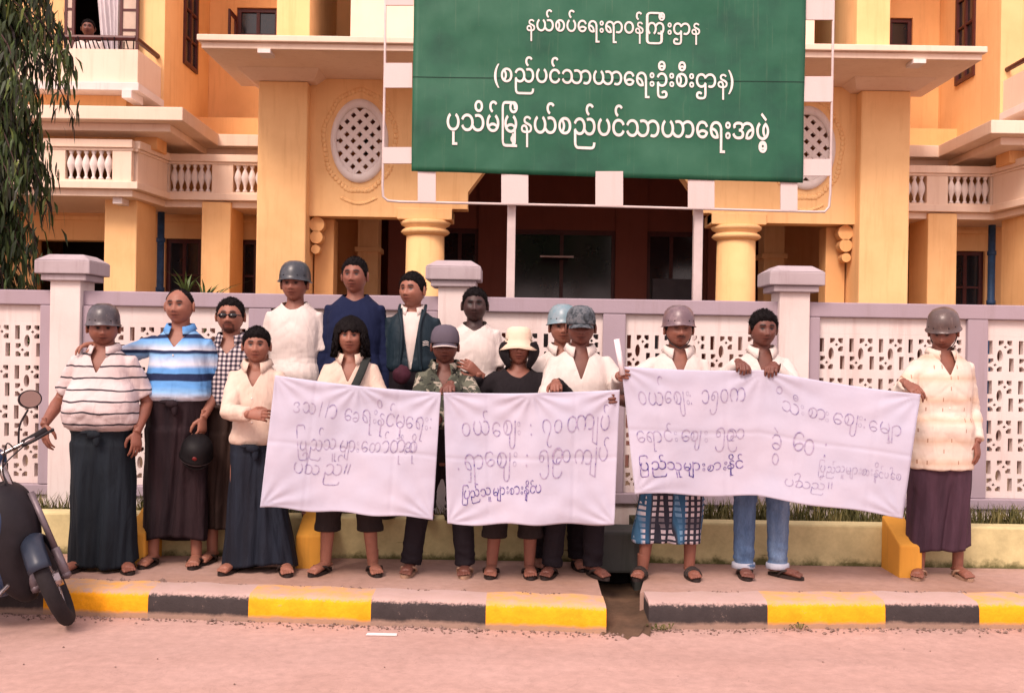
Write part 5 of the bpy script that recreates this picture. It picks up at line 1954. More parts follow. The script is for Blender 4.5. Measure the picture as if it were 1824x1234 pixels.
    m_ = so_.modifiers.new('s', 'SOLIDIFY'); m_.thickness = .003; m_.offset = -1
    if collar:
        cb = MB()
        rc = rn + .010
        pts, n_ = [], 26
        v = []
        for j in range(n_ + 1):
            a = math.radians(-62 + (360 - 56) * j / n_) if False else math.radians(-90 + 24 + (312) * j / n_)
            c, s = math.cos(a), math.sin(a)
            fr = max(0, -s)
            zb_ = .866 * H - .028 * fr
            pt = max(0, (fr - .55) / .45)
            v += [((rc + .002) * c, rc * s + .014, zb_ + .022), ((rc + .012) * c, (rc + .012) * s + .014, zb_ + .020), ((rc + .030) * c * (1 + .10 * pt), (rc + .026) * s + .012 - .012 * pt, zb_ - .016 - .030 * pt)]
        cb.add(v, [(j * 3 + i, j * 3 + i + 1, (j + 1) * 3 + i + 1, (j + 1) * 3 + i) for j in range(n_) for i in range(2)])
        o = mesh_obj('collar', cb.v, cb.f, CL[collar] if isinstance(collar, str) else CL[shirt], root, True)
        m_ = o.modifiers.new('s', 'SOLIDIFY'); m_.thickness = .004; m_.offset = 0
    # ---------------- lower garment
    if lower == 'longyi':
        wz = waist * H if tuck else .58 * H
        NR, NA2 = 46, 160
        ww = np.interp(wz, [t[0] for t in T], [t[1] for t in T]) + .018; dd = np.interp(wz, [t[0] for t in T], [t[2] for t in T]) + .018
        yw = np.interp(wz, [t[0] for t in T], [t[3] for t in T])
        fxm = (feet[0][0] + feet[1][0]) / 2; fw = abs(feet[1][0] - feet[0][0]) / 2; fym = (feet[0][1] + feet[1][1]) / 2
        v = []
        rs = random.Random(int(seed * 10))
        ph = [rs.uniform(0, 6.28) for _ in range(6)]
        for i in range(NR + 1):
            t = i / NR
            z = wz + (lhem - wz) * t
            hipw = np.interp(z, [t_[0] for t_ in T], [t_[1] for t_ in T]) + .020; hipd = np.interp(z, [t_[0] for t_ in T], [t_[2] for t_ in T]) + .022
            q = min(1, max(0, (t - .22) / .78))
            if z < .50 * H:
                hipw = .185 * k * b; hipd = .145 * k * b
            rx = hipw * (1 - q) + (fw + .074) * q if t > .22 else hipw
            ry = hipd * (1 - q) + .115 * q if t > .22 else hipd
            cx = fxm * q; cy = yw * (1 - min(1, t * 2.5)) + fym * q + .012
            for j in range(NA2):
                a = 2 * math.pi * j / NA2
                c, s = math.cos(a), math.sin(a)
                fr = max(0, -s)
                tw = a + .5 * t * math.sin(ph[0]); c5, s5 = math.cos(tw), math.sin(tw)
                fo = t ** .5 * (.030 * mnoise.noise(Vector((c5 * 1.7 + seed, s5 * 1.7, t * 1.1))) + .012 * mnoise.noise(Vector((c5 * 3.6 + seed, s5 * 3.6, t * 2.4 + 3))) + .005 * mnoise.noise(Vector((c5 * 9 + seed, s5 * 9, t * 2.2))))
                # gathered pleats running down from the knot
                aa = a + math.pi / 2
                aa = (aa + math.pi) % (2 * math.pi) - math.pi - .18 + .25 * t
                fo += .010 * math.exp(-(aa / .22) ** 2) * math.sin(aa * 24 + ph[3] + 3 * t) * (1 - .6 * t) + .026 * math.exp(-((aa - .26) / .16) ** 2) * (.4 + .6 * t) - .030 * math.exp(-((aa - .05) / .07) ** 2) * (.3 + .7 * t) - .016 * math.exp(-((aa + .30) / .09) ** 2) * (.2 + .8 * t)
                fo += .008 * mnoise.noise(Vector((c * 2 + seed, s * 2, z * 5)))
                fo *= min(1, .12 + t * 5) if tuck else min(1, max(0, (t - .30) * 4))
                zz = z + (.022 * math.sin(a + ph[4]) + .010 * math.sin(3 * a + ph[5])) * t ** 3
                v.append((cx + (rx + fo) * math.copysign(abs(c) ** .86, c), cy + (ry + fo) * math.copysign(abs(s) ** .86, s), zz))
        f = [(i * NA2 + j, i * NA2 + (j + 1) % NA2, (i + 1) * NA2 + (j + 1) % NA2, (i + 1) * NA2 + j) for i in range(NR) for j in range(NA2)]
        f = [tuple(reversed(q)) for q in f]
        kb = MB(); kb.add(v, f)
        if tuck:
            y_k = yw - dd - .012
            y_k -= .012
            kb.ball((.015, y_k, wz - .028), (.042, .022, .026), 14, 10)
            kb.ball((.032, y_k + .002, wz - .060), (.022, .016, .045), 12, 8)
            kb.ball((-.022, y_k + .006, wz - .016), (.050, .014, .014), 12, 8)
        o = mesh_obj('longyi', kb.v, kb.f, CL[lmat], root, True)
        m_ = o.modifiers.new('s', 'SOLIDIFY'); m_.thickness = .004; m_.offset = -1
    elif lower in ('trousers', 'rolled'):
        tm = ellipse_loft(resample([(0, .01, .46 * H, .135 * k * b, .115 * k * b), (0, .01, .50 * H, .175 * k * b, .130 * k * b), (0, .008, .56 * H, .168 * k * b, .126 * k * b), (0, 0, .61 * H, .160 * k * b, .122 * k * b)], 3), 36)
        for side, hip, kn, an, te in LG:
            if lower == 'trousers':
                tm.tube([hip + Vector((0, 0, .03)), hip.lerp(kn, .4), kn, kn.lerp(an, .5), an.lerp(kn, .12), an + Vector((0, -.004, .004))], [.105 * b, .098 * b, .074, .068, .064, .068], 20)
            else:
                e = kn.lerp(an, ((kn.z - shorts_hem) / (kn.z - an.z)))
                tm.tube([hip + Vector((0, 0, .03)), hip.lerp(kn, .4), kn, e + (kn - e) * .2, e], [.105 * b, .100 * b, .084, .080, .078], 20)
                tm.tube([e + Vector((0, 0, .035)), e + Vector((0, 0, -.005))], [.084, .086], 20)
        co, no, fs = remesh(tm.v, tm.f, .009, 3)
        out = co.copy()
        for i in range(len(co)):
            x, y, z = co[i]
            w = .5 + 1.4 * math.exp(-((z - .10) / .09) ** 2) + .8 * math.exp(-((z - .28 * H) / .06) ** 2)
            out[i] += no[i] * .0065 * w * (mnoise.noise(Vector((x * 9 + seed, y * 9, z * 20 + x * 8))) + .5 * mnoise.noise(Vector((x * 16 + seed, y * 16, z * 38))))
        o = mesh_obj('trousers', out, fs, CL[lmat], root, True)
        if cuff_roll:
            cm = MB()
            for side, hip, kn, an, te in LG:
                cm.tube([an + Vector((0, 0, .035)), an + Vector((0, 0, .03)), an + Vector((0, -.002, -.004)), an + Vector((0, -.002, -.008))], [.060, .074, .076, .06], 22)
            mesh_obj('rolled_cuff', cm.v, cm.f, cloth('cuff_pale', solid((.42, .44, .52, 1))), o, True)
    # ---------------- sandals
    if sandal and not sit:
        sm = M[sandal]
        for side, hip, kn, an, te in LG:
            dirv = Vector((side * math.sin(te), -math.cos(te), 0)); per = Vector((-dirv.y, dirv.x, 0))
            base = Vector((an.x, an.y, 0))
            mb = MB(); n_ = 30
            pts = []
            for j in range(n_):
                a = 2 * math.pi * j / n_
                u = math.cos(a); w = math.sin(a)
                L_ = .068 + .132 * .5 * (u + 1) * 1.0
                pts.append(base + dirv * (.062 + .132 * u) + per * (w * (.043 + .006 * u)))
            mb.add([(p.x, p.y, .001) for p in pts] + [(p.x, p.y, .020) for p in pts], [tuple(reversed(range(n_))), tuple(range(n_, 2 * n_))] + [(j, (j + 1) % n_, n_ + (j + 1) % n_, n_ + j) for j in range(n_)])
            so2 = mb.build('sandal', M['sandal'] if sandal != 'sandaltan' else sm, root)
            st = MB()
            tz = base + dirv * .140 + Vector((0, 0, .024))
            if hat == 'helmet' and lmat == 'check':
                for dd_ in (.075, .115):
                    st.tube(smooth_path([base + dirv * dd_ - per * .046 + Vector((0, 0, .02)), base + dirv * (dd_ - .005) - per * .03 + Vector((0, 0, .055)), base + dirv * (dd_ - .008) + Vector((0, 0, .068)), base + dirv * (dd_ - .005) + per * .03 + Vector((0, 0, .055)), base + dirv * dd_ + per * .046 + Vector((0, 0, .02))], 4), .011, 8, .5)
            else:
                for sg in (-1, 1):
                    st.tube(smooth_path([tz + per * (-side * .010) * 1, tz + per * (sg * .012) + dirv * -.03 + Vector((0, 0, .022)), base + dirv * .065 + per * (sg * .043) + Vector((0, 0, .045)), base + dirv * .035 + per * (sg * .046) + Vector((0, 0, .018))], 5), .0085, 8)
            st.build('sandal_strap', sm, so2, True)
    PEOPLE[key] = (root, RO, A, T, hc)
    return root


def hatmat(name, pat):
    return cloth(name, pat, .85, .2)


HATM = {'grey': hatmat('cap_grey_mauve', solid((.10, .085, .11, 1))), 'camo': hatmat('cap_camo', lambda n, v: n.ramp(n.noise(v, 26, 3, .6, .4), [(.36, (.03, .035, .04, 1)), (.46, (.07, .085, .10, 1)), (.56, (.14, .15, .165, 1)), (.7, (.06, .07, .085, 1))])),
        'cream': hatmat('bucket_cream', solid((.74, .58, .44, 1)))}
# ------------------------------------------------------------------ the men
DN = (0, -.10, -1)


def grip_top(px, py, D=6.47, f=(0, -1, -.25), pole=None, side=1, curl=1.0, b=(0, -.25, 1)):
    d = dict(to=P(px, py, D + .01), f=f, b=b, curl=curl, reach=.085)
    d['pole'] = pole or (side * .8, .3, -.8)
    return d


def grip_edge(px, py, back, D=6.46, side=1, curl=1.0, f=(0, -1, .05)):
    return dict(to=P(px, py, D + .01), f=f, b=back, curl=curl, reach=.085, pole=(side * .8, .3, -.8))


def hang(px, py, D, side, f=(0, -.10, -1), b=None, curl=.35):
    return dict(to=P(px, py, D), f=f, b=b or (side * 1, -.45, 0), curl=curl, reach=.09, pole=(side * .3, 1, 0))


person('a', 'stout man in striped off white knit shirt, dark grey helmet and blue green longyi', 182, 6.78, KZ, 1.63, 'mid', yaw=.34, pitch=.10, face=dict(wide=1.1, jaw=1.35, stubble=1), b=1.12, belly=1.0, waist=.55, shirt='p1', sleeve='short', vneck=.11,
       lower='longyi', lmat='lgreen', lhem=.035, arms={-1: hang(80, 782, 6.66, -1, (.12, -.12, -1), (-.6, -.8, 0)), 1: hang(243, 795, 6.70, 1, (.02, -.1, -1), (.7, -.7, 0))}, feet=((-.13, 0), (.15, .02)), toe=(.25, .5), hat='helmet', hmat='grey', sandal='sandal')
person('b', 'tall balding man in blue and white banded polo with an arm round his neighbour', 317, 7.0, KZ, 1.785, 'tan', yaw=-.08, pitch=.02, face=dict(hair='bald', wide=1.04, jaw=1.15), b=1.06, belly=.35, shirt='p2', sleeve='short', vneck=.07,
       lower='longyi', lmat='lblack', lhem=.16, arms={-1: dict(to=P(150, 614, 6.76), f=(-.75, -.62, -.15), b=(0, .1, 1), curl=.45, reach=.09, pole=(-.2, 1, -.5)), 1: hang(360, 768, 6.88, 1, (-.05, -.15, -1), (.9, -.5, 0), .8)}, feet=((-.15, 0), (.13, .0)), toe=(.1, .15), sandal='sandal')
person('c', 'man with sunglasses and goatee in a black and white checked shirt', 408, 7.14, KZ, 1.725, 'tan', yaw=.05, face=dict(goatee=1, wide=1.05, hairline=.66), shirt='plaid', sleeve='short', vneck=.06, lower='longyi', lmat='lbrown', lhem=.22, b=1.05, belly=.2,
       glasses=True, feet=((-.10, 0), (.10, 0)))
person('d', 'short young man in pale cream shirt holding the left edge of the leftmost cloth', 455, 6.82, KZ, 1.53, 'tan', yaw=.14, pitch=.02, face=dict(hairline=.52, thick=.015, wide=1.02), shirt='cream', sleeve='long', vneck=.10, waist=.535, lower='longyi', lmat='lblue', lhem=.03,
       arms={-1: dict(to=P(462, 738, 6.50), f=(1, -.15, .02), b=(0, -1, .35), curl=.55, reach=.07, pole=(-.9, .2, -.9)), 1: dict(to=P(500, 760, 6.54), f=(.3, -.8, .3), b=(1, 0, 0), curl=.7, reach=.08, pole=(.8, .3, -.8))}, feet=((-.13, .02), (.20, .0)), toe=(.2, .3), b=.98)
person('e', 'man in plain white T-shirt and steel grey helmet standing above the back row', 521, 7.37, .43, 1.68, 'mid', yaw=-.08, shirt='whitet', sleeve='short', vneck=0, collar=False, hsz=1.02, tuck=False, hem=.44, lower='trousers', lmat='trous', hat='helmet', hmat='steel', b=1.02)
person('f', 'tall thin faced man in a navy blue sweater standing above the back row', 628, 7.37, .43, 1.745, 'mid', yaw=-.12, face=dict(wide=.95, jaw=.95, hairline=.62), shirt='navy', sleeve='long', vneck=0, collar=False, hsz=1.02, tuck=False, hem=.44, lower='trousers', lmat='trous', b=1.02)
person('g', 'man in an open dark green jacket over a white shirt, head turned left', 731, 7.37, .43, 1.65, 'tan', yaw=-.42, face=dict(hairline=.58), shirt='jacket', sleeve='long', vneck=.42, collar=False, jacket=True, hsz=1.02, lower='trousers', lmat='trous', b=1.0)
person('h', 'long haired person with straight fringe, cream shirt and dark shoulder strap', 622, 6.84, KZ, 1.60, 'tan', yaw=.04, face=dict(hair='bob', wide=.98), shirt='cream', sleeve='long', vneck=.12, lower='rolled', lmat='trous2', shorts_hem=.27,
       arms={-1: dict(to=P(548, 800, 6.58), f=(.3, -.8, -.1), b=(-.5, 0, 1), curl=.5), 1: dict(to=P(690, 800, 6.58), f=(-.3, -.8, -.1), b=(.5, 0, 1), curl=.5)}, feet=((-.14, 0), (.16, .02)), toe=(.35, .30), b=.95)
person('i', 'man in camouflage jacket and grey cap gripping the corner of the middle cloth', 790, 6.86, KZ, 1.545, 'dark', yaw=.05, pitch=.06, face=dict(stubble=1), shirt='camo', sleeve='long', vneck=.09, lower='trousers', lmat='trous',
       arms={-1: grip_edge(781, 748, (1, 0, 0), side=-1), 1: grip_top(800, 690, side=1)}, feet=((-.20, 0), (.15, 0)), toe=(.1, .0), hat='cap', hmat=HATM['grey'], sandal='sandaltan', b=1.03)
person('j', 'very dark skinned man in white T-shirt standing above the back row, bareheaded', 842, 7.37, .43, 1.55, 'deep', yaw=.02, face=dict(hairline=.60), shirt='whitet', sleeve='short', vneck=0, collar=False, hsz=1.02, tuck=False, hem=.44, lower='trousers', lmat='trous',
       b=.95)
person('k', 'person in cream bucket hat with ear flaps and plain black shirt', 921, 6.86, KZ, 1.545, 'mid', yaw=.04, pitch=.0, face=dict(), shirt='black', sleeve='long', vneck=0, collar=False, lower='rolled', lmat='trous2', shorts_hem=.24,
       arms={1: grip_top(991, 687, side=1), -1: dict(to=P(836, 652, 6.80), f=(-.75, -.35, .55), b=(.15, -1, .35), curl=.45, reach=.08, pole=(-.1, .6, -1))}, feet=((-.15, .0), (.09, .0)), toe=(.05, .05), hat='bucket', hmat=HATM['cream'], sandal='sandal', b=1.02)
person('l', 'man in teal grey helmet half hidden behind the man with camouflage cap', 999, 7.12, KZ, 1.685, 'tan', yaw=.0, shirt='white', sleeve='long', vneck=.08, lower='trousers', lmat='trous', hat='helmet', hmat='teal', b=.98)
person('m', 'dark faced man in white shirt and camouflage cap holding the middle cloth at its right', 1031, 6.86, KZ, 1.68, 'dark', yaw=-.02, pitch=.05, face=dict(wide=1.05), shirt='white', sleeve='short', vneck=.15, lower='trousers', lmat='trous',
       arms={1: grip_edge(1099, 712, (1, 0, .1), side=1), -1: dict(to=P(960, 800, 6.58), f=(.1, -.8, -.2), b=(-.4, 0, 1), curl=.5)}, feet=((-.16, 0), (.10, .0)), toe=(.3, .45), hat='cap', hmat=HATM['camo'], b=1.08)
person('n', 'man with moustache in shiny mauve helmet, white shirt and checked longyi', 1205, 6.90, KZ, 1.68, 'mid', yaw=.05, pitch=.02, face=dict(moustache=1, wide=1.04, closed=1), shirt='white', sleeve='long', vneck=.12, lower='longyi', lmat='check', lhem=.24,
       arms={-1: grip_edge(1105, 668, (-1, 0, .15), side=-1, D=6.50), 1: dict(to=P(1285, 800, 6.62), f=(-.1, -.8, -.2), b=(.4, 0, 1), curl=.5)}, feet=((-.21, -.04), (.09, -.02)), toe=(.35, .1), hat='helmet', hmat='maroon', b=1.05)
person('o', 'young bareheaded man in white shirt and blue jeans gripping a cloth with both hands', 1355, 6.93, KZ, 1.69, 'dark', yaw=.10, pitch=.06, face=dict(wide=1.0, hairline=.55, thick=.016), shirt='white', sleeve='long', vneck=.17, lower='trousers', lmat='denim', cuff_roll=True,
       arms={-1: grip_top(1322, 650, side=-1, D=6.52), 1: grip_top(1374, 655, side=1, D=6.53, f=(-.35, -1, -.25))}, feet=((-.10, 0), (.12, .0)), toe=(.05, .75), b=1.0)
person('p', 'man in brown helmet, patterned cream shirt and purple longyi looking down at right end', 1676, 7.0, KZ, 1.695, 'mid', yaw=-.50, pitch=.34, face=dict(stubble=1), shirt='p16', sleeve='long', tuck=False, hem=.415, vneck=.10, lower='longyi', lmat='lpurple', lhem=.17,
       arms={-1: dict(to=P(1630, 694, 6.62), f=(.35, -.75, -.45), b=(-.2, -.6, .8), curl=.55, reach=.08, pole=(-.25, .9, -1)), 1: hang(1742, 812, 6.90, 1, (.0, -.12, -1), (.7, -.7, 0), .4)}, feet=((-.13, 0), (.13, .02)), toe=(.45, .05), sandal='sandaltan', hat='helmet', hmat='brown', b=1.06)
person('q', 'small figure in white shirt sitting in the tall open upper window', 158, 14.02, 4.90, 1.55, 'dark', yaw=.2, shirt='whitet', sleeve='short', vneck=.05, lower='trousers', lmat='trous', sit=True, sandal=None, vpy=60)
bpy.data.objects[PEOPLE['q'][0].name].location.z = PZ(38, 14.02, 158) - 1.55

# white shirt front under the open jacket, maroon cloth, shoulder strap
root, RO, A_, T_, hc = PEOPLE['g']
ring = [(0, yo, z, w + .001, d + .003) for z, w, d, yo in T_ if .5 * 1.65 < z < .85 * 1.65]
sb = ellipse_loft(resample(ring, 3), 40)
o = mesh_obj('inner_shirt', sb.v, sb.f, CL['white'], root, True)
cb = MB()
v = []
for j in range(25):
    a = math.radians(-90 + 26 + 308 * j / 24); c, s = math.cos(a), math.sin(a); fr = max(0, -s)
    v += [(.074 * c, .074 * s + .014, .868 * 1.65 - .03 * fr + .018), (.094 * c, .090 * s + .012, .868 * 1.65 - .05 * fr - .02)]
cb.add(v, [(2 * j, 2 * j + 1, 2 * j + 3, 2 * j + 2) for j in range(24)])
o = mesh_obj('shirt_collar', cb.v, cb.f, CL['white'], root, True); o.modifiers.new('s', 'SOLIDIFY').thickness = .004
cb = MB()
for s in (-1, 1):
    cb.tube(smooth_path([(s * .088, .03, .874 * 1.65), (s * .086, -.05, .847 * 1.65), (s * .062, -.115, .79 * 1.65), (s * .060, -.135, .70 * 1.65), (s * .075, -.13, .60 * 1.65)], 5), .011, 8)
mesh_obj('jacket_edge', cb.v, cb.f, CL['jacket'], root, True)
# embroidered pale lines on the jacket's chest
cb = MB()
for k in range(3):
    cb.tube(smooth_path([(.085, -.138 + .0, 1.19 - .012 * k), (.105, -.136, 1.196 - .012 * k), (.125, -.130, 1.19 - .012 * k)], 4), .0022, 5)
mesh_obj('chest_stitching', cb.v, cb.f, M['white'], root, True)

root, RO, A_, T_, hc = PEOPLE['h']
H_ = 1.60
st = MB()
pts = smooth_path([(.10, .05, .842 * H_), (.105, -.02, .852 * H_), (.085, -.098, .80 * H_), (.03, -.142, .72 * H_), (-.06, -.155, .64 * H_), (-.16, -.10, .56 * H_), (-.19, .0, .53 * H_)], 8)
st.tube(pts, .026, 10, .22, (0, 1, 0))
mesh_obj('shoulder_strap', st.v, st.f, plain('strap_webbing', (.020, .024, .022, 1), .8, .2, 40), root, True)
# ear flaps of the bucket hat
root, RO, A_, T_, hc = PEOPLE['k']
for s in (-1, 1):
    fl = MB()
    fl.add([(hc[0] + s * x, hc[1] + y, hc[2] + z) for x, y, z in ((.068, -.070, .045), (.105, -.03, .04), (.118, .04, .03), (.066, -.080, -.01), (.122, -.045, -.02), (.135, .04, -.02), (.060, -.078, -.065), (.110, -.04, -.080), (.112, .04, -.075), (.046, -.055, -.120), (.070, -.02, -.132), (.075, .03, -.12))],
           [(0, 1, 4, 3), (1, 2, 5, 4), (3, 4, 7, 6), (4, 5, 8, 7), (6, 7, 10, 9), (7, 8, 11, 10)])
    o = mesh_obj('ear_flap', fl.v, fl.f, CL['black'], root, True); m_ = o.modifiers.new('sub', 'SUBSURF'); m_.levels = m_.render_levels = 2; o.modifiers.new('s', 'SOLIDIFY').thickness = .006

# collar tips and small marks seen on shirts
def buttons(key, zs, xo=0.0, col=None):
    root, RO, A_, T_, hc = PEOPLE[key]
    b = MB()
    for z in zs:
        d = np.interp(z, [t[0] for t in T_], [t[2] for t in T_]); yo = np.interp(z, [t[0] for t in T_], [t[3] for t in T_])
        b.ball((xo, yo - d - .016, z), (.006, .003, .006), 8, 5)
    mesh_obj('buttons', b.v, b.f, col or M['white'], root, True)


buttons('d', (1.10, 1.02, .95)); buttons('p', (1.20, 1.10, 1.00, .90)); buttons('b', (1.36,))
# ------------------------------------------------------------------ things in hands
def free_helmet(name, loc, rot, mat, label):
    e = empty(name, loc, label, 'helmet'); e.scale = (.9, .9, .9)
    e.rotation_euler = rot
    n_ = 36; prof = [(.001, .135), (.05, .130), (.085, .112), (.108, .080), (.117, .040), (.118, .0), (.124, -.012), (.116, -.012), (.110, .0), (.108, .04), (.098, .075), (.075, .104), (.045, .121), (.001, .125)]
    v = [(r * .95 * math.cos(2 * math.pi * j / n_), r * 1.12 * math.sin(2 * math.pi * j / n_), z) for r, z in prof for j in range(n_)]
    f = [(i * n_ + j, (i + 1) * n_ + j, (i + 1) * n_ + (j + 1) % n_, i * n_ + (j + 1) % n_) for i in range(len(prof) - 1) for j in range(n_)]
    mesh_obj('shell', v, f, mat, e, True)
    b = MB(); b.tube([(.112 * .95 * math.cos(a), .112 * 1.12 * math.sin(a), -.016) for a in np.linspace(0, 2 * math.pi, 37)], .009, 8)
    mesh_obj('rim_trim', b.v, b.f, plain('trim_grey', (.10, .09, .10, 1), .4), e, True)
    b = MB(); b.tube(smooth_path([(-.10, .02, -.015), (-.07, -.01, -.09), (0, -.02, -.115), (.07, -.01, -.09), (.10, .02, -.015)], 6), .006, 6)
    mesh_obj('chin_strap', b.v, b.f, M['strap'], e, True)
    b = MB(); b.ball((.0, -.128, .035), (.018, .008, .016), 10, 6); mesh_obj('red_badge', b.v, b.f, plain('badge_red', (.14, .012, .012, 1), .4), e, True)
    return e


free_helmet('helmet', P(350, 808, 6.84), (R(25), R(8), R(12)), plain('helmet_black', (.006, .005, .006, 1), .6, .2, 5, .2), 'black motorcycle helmet with red badge hanging from the hand of the man in banded polo')
# rolled white paper above the fist at the left edge of the folded cloth
b = MB()
p0, p1 = P(1098, 604, 6.48), P(1109, 668, 6.47)
d = (p1 - p0).normalized()
v, f = [], []
n_ = 30
for j in range(n_ + 1):
    a = 2 * math.pi * 1.7 * j / n_; r = .018 - .006 * j / n_
    u = Vector((0, 1, 0)); w = d.cross(u).normalized(); u = w.cross(d)
    off = u * (r * math.sin(a)) + w * (r * math.cos(a))
    v += [p0 + off, p1 + off]
f = [(2 * j, 2 * j + 1, 2 * j + 3, 2 * j + 2) for j in range(n_)]
pm = (p0 + p1) / 2
o = mesh_obj('paper_roll', [x - pm for x in v], f, plain('paper_white', (.78, .72, .74, 1), .8, .08, 5), None, True)
o.location = pm; o.modifiers.new('s', 'SOLIDIFY').thickness = .0012
tag(o, 'rolled white paper sticking up from the fist at the left end of the folded cloth', 'paper roll')
# maroon cap held low in front of the jacket
c = P(716, 668, 7.16)
b = MB(); b.ball((0, 0, 0), (.062, .045, .060), 18, 12)
vv = []
for x, y, z in b.v:
    p = Vector((x, y, z)); k = 1 + .18 * mnoise.noise(p * 30); vv.append(p * k + Vector((0, 0, .35 * max(0, .03 - abs(x)) * (z > 0))))
o = mesh_obj('cloth_cap', vv, b.f, plain('maroon_cloth', (.055, .010, .022, 1), .8, .3, 20, bump=.3), None, True); o.location = c
tag(o, 'crumpled maroon cloth cap held in front of the dark green jacket', 'cap')

# ------------------------------------------------------------------ the three written cloths
def ink(name, pale, dark, lo, hi):
    n = NB(name); v = n.obj()
    f = n.noise(v, 38, 3, .7)
    return n.out(n.ramp(f, [(lo, pale), (hi, dark)]), .9, .1)


INK = ink('violet_ink', (.30, .23, .42, 1), (.035, .025, .19, 1), .42, .60)
INK2 = ink('pale_violet_ink', (.40, .34, .46, 1), (.10, .075, .27, 1), .45, .70)


def cloth_banner_mat():
    n = NB('banner_cloth'); v = n.pos()
    a = n.noise(v, 3, 3, .5); w = n.noise(n.scale(v, (300, 300, 300)), 1.0, 2)
    c = n.ramp(a, [(.3, (.44, .435, .54, 1)), (.7, (.49, .465, .56, 1))])
    h = n.math('ADD', n.math('MULTIPLY', n.noise(v, 6, 3), 1.0), n.math('MULTIPLY', w, .03))
    n.bump(h, .20, .03)
    return n.out(c, .9, .15)


BCM = cloth_banner_mat()


def banner(label, cols, D, texts, seed, crease=False):
    """cols: list of (top px, top py, bottom px, bottom py, distance offset), left to right"""
    rnd = np.random.default_rng(seed)
    m = len(cols) - 1

    def pt(u, v, off=0.0):
        t = min(u, .99999) * m
        i = int(t); t -= i
        a, c = cols[i], cols[i + 1]
        q = [a[j] + (c[j] - a[j]) * t for j in range(5)]
        px = q[0] + (q[2] - q[0]) * v; py = q[1] + (q[3] - q[1]) * v
        sag = 3.5 * math.sin(math.pi * t) * (1 - v) + 2.0 * math.sin(u * 17 + seed) * v
        wav = .012 * math.sin(u * 8 + seed + 2.2 * v) * (.3 + v) + .014 * mnoise.noise(Vector((u * 4 + seed, v * 3, .3))) + .004 * mnoise.noise(Vector((u * 14 + seed, v * 9, 1.3)))
        tens = 0
        for uu, v0 in ((0, 0), (1, 0), (.5, 0), (0, 1), (1, 1)):
            dx_, dy_ = (u - uu) * m, v - v0
            rr_ = math.hypot(dx_, dy_); tens += .007 * math.exp(-rr_ / .28) * math.sin(math.atan2(dy_, dx_) * 13 + seed) * min(1, rr_ / .08)
        wav += tens + .004 * math.exp(-((u * m % .5 - .25) / .012) ** 2) + .004 * math.exp(-((v - .5) / .014) ** 2)
        edge = .022 * math.exp(-((v) / .10) ** 2) * math.sin(u * 13 + seed)
        d = D + q[4] + wav + .5 * edge + off
        return P(px, py + sag, d)
    c0 = pt(.5, .5)
    e = empty('written_cloth', c0, label, 'banner', 'written white cloths held by the men')
    NU, NV = 110, 70
    vs = [pt(i / NU, j / NV) - c0 for j in range(NV + 1) for i in range(NU + 1)]
    fs = [(j * (NU + 1) + i, (j + 1) * (NU + 1) + i, (j + 1) * (NU + 1) + i + 1, j * (NU + 1) + i + 1) for j in range(NV) for i in range(NU)]
    o = mesh_obj('cloth_sheet', vs, fs, BCM, e, True)
    s = o.modifiers.new('s', 'SOLIDIFY'); s.thickness = .003; s.offset = -1
    # make sure the sheet thickens away from the camera
    if o.data.polygons[0].normal.y > 0:
        s.offset = 1
    for tx, u0, u1, v0, v1, hh, wt, ink in texts:
        V, Fc, W = layout(tx, wt, .10, rnd)
        x0, x1 = V[:, 0].min(), V[:, 0].max()
        out = []
        for a, c in V:
            k = (a - x0) / (x1 - x0)
            out.append(pt(u0 + (u1 - u0) * k, v0 + (v1 - v0) * k - c / .55 * hh, -.0035) - c0)
        oo = mesh_obj('handwriting', out, Fc, ink, e)
        oo['kind'] = 'stuff'
    return e


banner('leftmost white cloth with three lines of faint violet handwriting', [(490, 668, 463, 903, .02), (785, 699, 771, 924, -.01)], 6.45, [
    ("ဒသ//ာ ေခရးနိုင်မှုေရး:", .13, .955, .265, .30, .105, -.020, INK2), ("ြပည်သူများေတာ်တဆုံးပို", .16, .88, .54, .50, .095, -.020, INK2), ("ပါသည်။", .17, .50, .72, .70, .09, -.022, INK2)], 3)
banner('middle white cloth reading two prices in round violet handwriting', [(790, 699, 797, 934, .0), (1104, 694, 1094, 934, .0)], 6.45, [
    ("ဝယ်ေဈး : ၇၀၀ကျပ်", .10, .95, .33, .30, .12, -.019, INK2), (". ရှာေဈး : ၅၉၀၀ကျပ်", .07, .95, .58, .53, .12, -.019, INK2), ("ြပည်သူများစားနိုင်ပြ", .09, .56, .80, .755, .06, -.006, INK)], 5)
banner('widest white cloth, creased down its centre, written on both halves', [(1107, 652, 1131, 879, .04), (1359, 659, 1349, 884, .09), (1640, 702, 1608, 922, .03)], 6.45, [
    ("ဝယ်ေဈး: ၁၅၀က", .05, .44, .30, .24, .11, -.020, INK2), ("ေရာင်းေဈး ၅၉၀၁", .03, .44, .60, .55, .095, -.020, INK2), ("ြပည်သူများစားနိုင်", .03, .44, .82, .78, .065, -.008, INK),
    ("ိသီးစားေဈး:ေမျှာ", .545, .955, .28, .36, .09, -.022, INK2), ("ခွဲ ေဝ :", .54, .72, .62, .60, .14, -.020, INK2), ("ြပည်သူများစားနိုင်ပါေစ", .70, .975, .72, .70, .055, -.020, INK2), ("ပါသည်။", .59, .75, .88, .85, .055, -.022, INK2)], 9)

